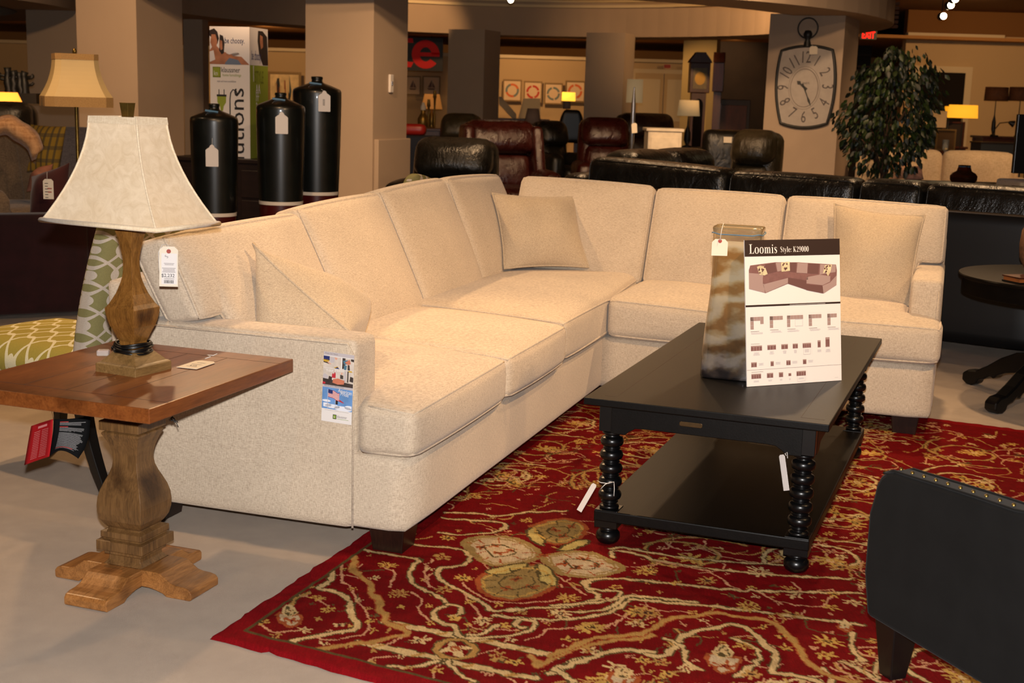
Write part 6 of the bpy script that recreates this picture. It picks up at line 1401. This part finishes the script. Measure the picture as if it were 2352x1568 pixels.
# brown table and papers behind
table('dark brown table with white papers beyond the ottoman',1640,15.4,.80,.8,.6,'dress'); q=at(1645,347,15.3); m=MB(); m.box(-.14,.14,-.1,.1,0,.02); tag(m.build('paper_stack','white',None,loc=(q.x,15.3,.801)),'stack of white papers on the dark brown table beyond the ottoman','papers')
t=thing('armchair','black leather chair with a white tag on its back, below the headboard','armchair',tuple(flr(1668,300,14.6))); m=MB(); soft(m,-.25,.25,-.1,.15,.3,at(1668,298,14.6).z,r=.08,bulge=(0,.03,0),n=10); m.build('backrest','blacklea',t,weld=True); m=MB(); soft(m,-.3,.3,-.5,.1,.0,.5,r=.08,n=8); m.build('seat','blacklea',t,weld=True); MB().box(-.045,.045,-.145,-.135,.92,.985).build('label','tagc',t)

# ---------------------------------------------------------------- right: passage, ficus, couch
MB().box(4.6,14,22.0,22.2,0,2.56).build('wall_side_right','wallw')['kind']='structure'
q0=at(2082,90,22).x
for o in [bpy.data.objects['wall_side_right']]:
    for v_ in o.data.vertices:
        if v_.co.x<5: v_.co.x=q0
MB().box(q0,14,22.0,22.2,2.56,2.95).build('trim_6',plain('brown_upper_wall',(120,84,48),.9,.1))['kind']='structure'
MB().box(q0-.02,at(2300,90,22).x,21.85,22,2.50,2.58).build('trim_7','trimw')['kind']='structure'
quadslab('wall_passage',[(3.6,24.5,0),(q0+.1,24.5,0),(q0+.1,24.5,2.95),(3.6,24.5,2.95)],.1,'darkwall')
mb=MB(); 
for k in range(9): a=at(1965,100+k*26,24.3); mb.box(a.x,q0+.05,24.28,24.4,a.z-.015,a.z+.015)
struct(mb.build('trim_8',plain('dark_slats',(56,40,28),.8)))
mb=MB(); a=at(1975,0,18.5); b=at(2062,66,18.5)
for k in range(6): z=b.z+.01+k*(a.z-b.z)/6; mb.box(a.x,b.x,18.5,18.6,z,z+(a.z-b.z)/6-.02)
struct(mb.build('trim_9',plain('brown_louvres',(112,80,60),.9)))
# window
a,b=at(2112,165,22),at(2214,165,22)
wn=MB().box(a.x-.12,b.x+.12,21.93,22.0,.3,a.z+.10).build('window_1','trimw'); struct(wn); MB().box(a.x,b.x,21.9,21.93,.4,a.z).build('pane',plain('night_glass',(34,30,26),.05,.6),wn)
# exit sign
a=at(1995,80,21.0); t=thing('exit_sign','small red lit EXIT sign above the dark passage','exit sign',tuple(a)); MB().box(-.13,.13,0,.05,-.07,.07).build('housing','blackiron',t); m=MB(); m.text('EXIT',.15,Matrix.Translation((-.105,-.002,-.052))@PT,0,.002,sx=.66); m.build('lettering',emit('exit_red',(255,16,8),5),t)
# ficus
fx=flr(2030,400,12.0); t=thing('ficus_tree','leafy potted ficus tree standing right of the clock column, behind the black sectional','tree',tuple(fx))
MB().lathe([(.14,0),(.19,.32),(.2,.34),(.17,.34),(.16,.3)],24).build('pot',plain('terracotta_pot',(96,60,40),.8),t)
rd=random.Random(21); mb=MB()
for k in range(3): ph=k*2.1; mb.tube([(.025*math.cos(ph+z*5),.025*math.sin(ph+z*5),.3+z) for z in np.linspace(0,.9,12)],.014,6)
for k in range(14):
    a=rd.uniform(0,6.28); z=rd.uniform(.9,1.5); rr=rd.uniform(.2,.34); mb.tube([(0,0,z-.25),(rr*.5*math.cos(a),rr*.5*math.sin(a),z),(rr*math.cos(a),rr*math.sin(a),z+.12)],.006,5)
mb.build('trunk','bark',t)
def leaves(n,mat,seed):
    rd=random.Random(seed); mb=MB()
    for k in range(n):
        while True:
            x,y,z=rd.uniform(-1,1),rd.uniform(-1,1),rd.uniform(-1,1); r2=x*x+y*y+z*z
            if .15<r2<1 and rd.random()<.35+.65*r2: break
        wz=(.60 if z<0 else .62); lob=1+.18*math.sin(3.1*math.atan2(y,x)+2*z)+.1*math.sin(7*z+x*5)
        c=Vector((x*.43*lob+.03,y*.40*lob,1.30+z*wz+.04*x)); l=rd.uniform(.05,.085); w=l*.28
        dr_=Vector((x*.6+rd.uniform(-.4,.4),y*.6+rd.uniform(-.4,.4),-.9+rd.uniform(-.3,.3))).normalized(); sd_=dr_.cross(Vector((rd.uniform(-1,1),rd.uniform(-1,1),rd.uniform(-.2,.6)))).normalized(); nn=dr_.cross(sd_)
        mb.add([c,c+dr_*l*.35+sd_*w,c+dr_*l*.75+sd_*w*.7+nn*.004,c+dr_*l,c+dr_*l*.75-sd_*w*.7+nn*.004,c+dr_*l*.35-sd_*w,c+dr_*l*.4-nn*.006],[(0,1,6),(1,2,3,6),(6,3,4,5),(0,6,5)],0,True)
    o=mb.build('foliage',mat,t); return o
leaves(900,'leafd',1); leaves(750,'leaf',2)
# ivory couch
A=at(1968,347,14.4);B=at(2345,352,14.0); cz=at(2150,346,14.2).z; an=math.atan2(B.y-A.y,B.x-A.x); Lc=math.hypot(B.x-A.x,B.y-A.y)
cs=thing('ivory_couch','ivory fabric couch facing the camera behind the black sectional, right of the clock column','couch',(A.x,A.y,0),an)
def cp(nm,*a,**k): m=MB(); soft(m,*a,**k); return m.build(nm,'couch',cs,weld=True)
cp('base',0,Lc,-.85,.1,.08,.32,r=.04,n=8); cp('back_frame',0,Lc,.0,.15,.1,cz-.08,r=.05,n=8); cp('arm',-.0,.18,-.85,.1,.1,.66,r=.07,n=10); cp('arm',Lc-.1,Lc+.1,-.85,.1,.1,.66,r=.07,n=10)
for k in range(2): x0=.16+k*(Lc-.22)/2; x1=x0+(Lc-.24)/2; cp('back_cushion',x0,x1,-.2,.02,.44,cz,r=.07,bulge=(.01,.04,.02),n=14); cp('seat_cushion',x0,x1,-.86,-.15,.32,.48,r=.06,bulge=(0,.01,.02),n=10)
mp=plain('busy_print',(196,150,118),.8,nz=.45,sc=9)
pillow('printed_pillow',at(2040,372,13.5),at(2082,356,13.5),at(2098,408,13.3),at(2045,412,13.3),.14,mp,'cream and coral printed pillow on the ivory couch beside the ficus',seed=31,pipe=False,n=14); pillow('printed_pillow',at(2078,385,13.3),at(2118,384,13.3),at(2122,412,13.1),at(2076,412,13.1),.12,plain('busy_print_dark',(120,90,84),.8,nz=.6,sc=12),'dark patterned pillow in front of the printed pillow on the ivory couch',seed=32,pipe=False,n=14)
pillow('lumbar_pillow',at(1992,362,13.6),at(2030,354,13.6),at(2034,410,13.4),at(1985,412,13.4),.14,'couch','plain ivory pillow at the left end of the ivory couch, behind the ficus trunk',seed=33,pipe=False,n=14)
# brown glass vase on a table behind the black sofa
D=9.6; q=at(2212,420,D); table('low dark table hidden behind the black sectional carrying the brown glass vase',2225,9.6,q.z,.7,.5,'dress')
t=thing('glass_vase','brown glass vase with a squat flared body behind the black sectional','vase',(q.x,D,q.z+.001)); 
rg=[]
for r_,z in((.075,0),(.088,.02),(.09,.05),(.075,.07),(.05,.085),(.042,.11),(.04,.128),(.036,.128),(.037,.11),(.045,.088),(.08,.05),(.07,.01)): rg.append([(r_*(1+.12*math.cos(4*a))*math.cos(a),r_*(1+.12*math.cos(4*a))*math.sin(a),z) for a in np.linspace(0,2*PI,33)[:-1]])
mb=MB(); loft(mb,rg,0,True,True); mb.build('body','amber',t); MB().tube([(.043*math.cos(a),.043*math.sin(a),.118) for a in np.linspace(0,2*PI,20)[:-1]],.003,5,0,True).build('ribbon','bluetape',t)
# lamps and far furniture at right
lampl('lit yellow rectangular-shaded floor lamp behind the ivory couch',2212,241,271,62,66,18.0,emit('amber_lit_shade',(255,170,40),1.1),'blackiron',name='floor_lamp',zbase=0,bw=.02)
lampl('second lit yellow lamp shade, mostly hidden left of the rectangular yellow lamp',2180,244,268,20,22,20.5,emit('amber_lit_shade_2',(230,160,30),.7),'blackiron',zbase=.8)
table('table under the half-hidden yellow lamp',2180,20.5,.8,.5,.4,'mahog')
lampl('beige square lamp shade right of the ficus with a glowing right edge',2142,254,292,48,48,17.0,emit('beige_lit_shade',(220,160,90),.14,(176,140,100)),'silver',zbase=.75,square=True); table('table under the beige square lamp shade',2142,17.0,.75,.6,.5,'mahog')
picture('leaning tan-framed mirror between the beige and yellow lamps',2146,2196,297,345,19.6,pf,plain('mirror_tan',(130,100,66),.3,.5,.5)); picture('dark brown wood frame behind the leaning mirror',2160,2216,280,345,20.6,'mahog','darkwall')
for x,lab in((2289,'brown striped drum lamp shade, left of a pair on the right'),(2345,'brown striped drum lamp shade at the right edge')): lampl(lab,x,200,232,50,52,19.0,plain('brown_stripe_shade_%d'%x,(110,68,38),.8,nz=.3,sc=14),'blackiron',zbase=1.0,bw=.03)
table('tall brown table under the striped drum lamps at the right',2315,19.0,1.0,.9,.5,'mahog','console_table')
t=thing('chest','dark slate chest behind the ivory couch at right','chest',tuple(flr(2292,300,17.2))); MB().box(-.27,.27,-.2,.2,.0,at(2292,330,17.2).z).build('carcass',plain('slate_paint',(38,42,46),.6),t,bevel=.005); MB().box(-.28,.28,-.21,.21,at(2292,330,17.2).z,at(2292,330,17.2).z+.02).build('top','dress',t)
t=thing('desk_lamp','small black jointed desk lamp on the brown table at right','lamp',(at(2285,300,18.7).x,18.7,1.0)); MB().tube([(0,0,0),(0,0,.10),(.06,0,.19),(.20,0,.21)],.008,6).build('arm','blackiron',t); MB().lathe([(.02,0),(.05,.07)],12,0,RT((.19,0,.205),0,0,1.9)).build('lamp_head','blackiron',t); MB().lathe([(.06,0),(.05,.02)],12).build('base','blackiron',t)
t=thing('hurricane_glass','tall clear hurricane glass on a stand behind the ivory couch','glass',(at(2171,340,15.6).x,15.6,.80)); MB().lathe([(.04,0),(.012,.02),(.012,.06),(.035,.08),(.04,.20),(.037,.20),(.03,.09)],18).build('glass','clear',t)
table('small table holding the clear hurricane glass behind the ivory couch',2171,15.6,.80,.4,.3,'mahog')
t=thing('television','flat black television standing at the right edge behind the black sectional','television',(at(2334,330,9.0).x,9.0,0)); zA,zB=at(2340,398,9).z,at(2340,262,9).z; MB().box(-.01,.85,-.02,.02,zA,zB).build('screen','blackpost',t,bevel=.004); MB().box(.35,.5,-.1,.1,zA-.05,zA).build('stand','blackpost',t)
q=at(2345,421,9.0); t=thing('media_console','cream console carrying the television at the right edge','console',(at(2323,421,9.0).x,9.1,0)); MB().box(0,1.0,-.25,.2,.1,zA-.05).build('carcass','couch',t,bevel=.02)
for k in range(2): MB().box(.02 if k else .06,.9,-.3,-.251,zA-.09-k*.05,zA-.06-k*.05).build('shelf_edge','trimw' if k else 'bluefab',t)
# track spots
def spotlight(label,x,y,D,up_=.0,g='glowing spotlights'):
    p=at(x,y,D); t=thing('track_light',label,'spotlight',tuple(p),0,g); m=MB(); m.lathe([(.034,0),(.034,.004)],16,0,Matrix.Rotation(PI/2,4,'X')); m.build('bulb',emit('bulb_glow_%d'%x,(255,224,170),60),t)
    m=MB(); rg=[[(r_*math.cos(a),yy,r_*math.sin(a)) for a in np.linspace(0,2*PI,17)[:-1]] for r_,yy in((.036,-.012),(.042,.02),(.042,.09),(.03,.12))]; loft(m,rg,0,False,True); m.build('housing','blackiron',t); MB().tube([(0,.06,.04),(0,.06,2.95-p.z)],.006,5).build('stem','blackiron',t)
spotlight('lowest of the three glowing spotlights at the upper right',2167,37,14.5); spotlight('middle one of the three glowing spotlights at the upper right',2184,12,14.0); spotlight('topmost of the glowing spotlights at the upper right, cut by the top edge',2194,-2,13.6)
spotlight('single glowing spotlight at the top edge above the rotunda',1173,0,16.0)
# ================================================================ CAMERA
cam=bpy.data.cameras.new('camera'); cam.sensor_width=36; cam.sensor_fit='HORIZONTAL'; cam.lens=FPX/2352*36; cam.clip_start=.05; cam.clip_end=200
co=bpy.data.objects.new('camera',cam); COL.objects.link(co)
Mx=Matrix.Identity(4)
for i in range(3): Mx[i][0],Mx[i][1],Mx[i][2],Mx[i][3]=_X[i],_U[i],-_F[i],(0,0,CAMH)[i]
co.matrix_world=Mx; SC.camera=co
cam.dof.use_dof=True; cam.dof.focus_distance=4.2; cam.dof.aperture_fstop=7.0
# ================================================================ LIGHT
def light(kind,name,loc,energy,color,target=None,size=.1,spot=60,blend=.6):
    l=bpy.data.lights.new(name,kind); l.energy=energy; l.color=color
    if kind=='SPOT': l.spot_size=math.radians(spot); l.spot_blend=blend; l.shadow_soft_size=size
    elif kind=='AREA': l.size=size
    else: l.shadow_soft_size=size
    o=bpy.data.objects.new(name,l); COL.objects.link(o); o.location=loc
    if target is not None: o.rotation_euler=(Vector(target)-Vector(loc)).to_track_quat('-Z','Y').to_euler()
    return o
WARM_=(1.0,.64,.33); AMB=(1.0,.62,.32)
fl=light('SPOT','camera_flash',tuple(Vector((0,0,CAMH))+_U*.10+_F*-.01),690,(1,.97,.95),tuple(Vector((0,0,CAMH))+_F*5),.02,75,.35)
# showroom track lights over the sofa and around
for i,(l,t,e,s,b) in enumerate((((1.4,3.0,2.85),(.0,5.6,.5),150,75,.6),((-1.6,6.6,2.85),(-.3,5.2,.4),120,80,.6),((2.0,6.5,2.85),(1.2,4.4,.3),130,90,.7),((-.4,5.6,2.85),(.3,3.3,0),90,70,.6),((-2.6,4.4,2.85),(-1.7,4.4,.3),80,60,.5),((2.6,3.0,2.85),(1.8,5.0,0),60,90,.7),((-1.0,1.6,2.85),(-.6,3.7,.3),18,70,.7))):
    light('SPOT','track_light.%02d'%i,l,e*1.75,WARM_,t,.05,s,b)
w=bpy.data.worlds.new('showroom'); SC.world=w; w.use_nodes=True; w.node_tree.nodes['Background'].inputs[0].default_value=(1,.76,.56,1); w.node_tree.nodes['Background'].inputs[1].default_value=.13
vs=SC.view_settings; vs.view_transform='Standard'; vs.look='None'; vs.exposure=0; vs.gamma=1; vs.use_curve_mapping=False
# background showroom spots, some added to brighten recliners, cabinet and columns
BG=[((3.0,16.4,2.9),(2.6,19.6,2.3),190,60),((-1.3,18.5,2.9),(-1.6,20.4,2.3),70,50),((0,23.8,2.4),(.6,25.9,1.3),70,100),((3.8,23.5,2.4),(3.9,25.9,1.0),18,100),((-4.5,23.5,2.4),(-4.5,25.9,1.3),50,100),((-9,22,2.4),(-9,25.9,1.2),30,100),
 ((-4.6,10.6,2.9),(-4.2,13.4,1.6),170,80),((-1.9,8.9,2.9),(-1.9,12.4,1.5),190,70),((2.0,9.8,2.9),(2.9,13.7,1.2),120,60),((6.2,18.5,2.9),(7,22,1.4),80,90),((8.5,17.5,2.9),(9.5,22,1.6),50,90),((5.4,12.0,2.9),(5.2,14.6,.6),110,80),((3.6,9.2,2.9),(3.9,11.6,1.2),70,70),((-3.3,7.5,2.9),(-3.4,9.0,.4),60,90),((-.2,9.6,2.9),(-.1,12.4,.9),170,80),((1.3,10.6,2.9),(1.4,14.6,.9),190,80),((2.3,13.0,2.9),(2.3,17.6,1.2),150,60),((2.2,21.0,2.44),(3.4,22.4,1.0),30,80),((-1.4,5.6,2.9),(-1.7,8.4,.9),75,60),((.7,9.5,2.9),(1.2,8.2,.7),60,90),((3.0,8.6,2.9),(3.0,7.2,.5),70,80),((-.9,13.5,2.9),(-.9,19.4,1.2),70,60)]
for i,(l,t,e,s) in enumerate(BG): light('SPOT','showroom_fill_light.%02d'%i,l,e*(1.7 if l[1]<15 else 2.0),(1,.62,.32) if l[1]<15 else (1,.56,.24),t,.06,s,.7)
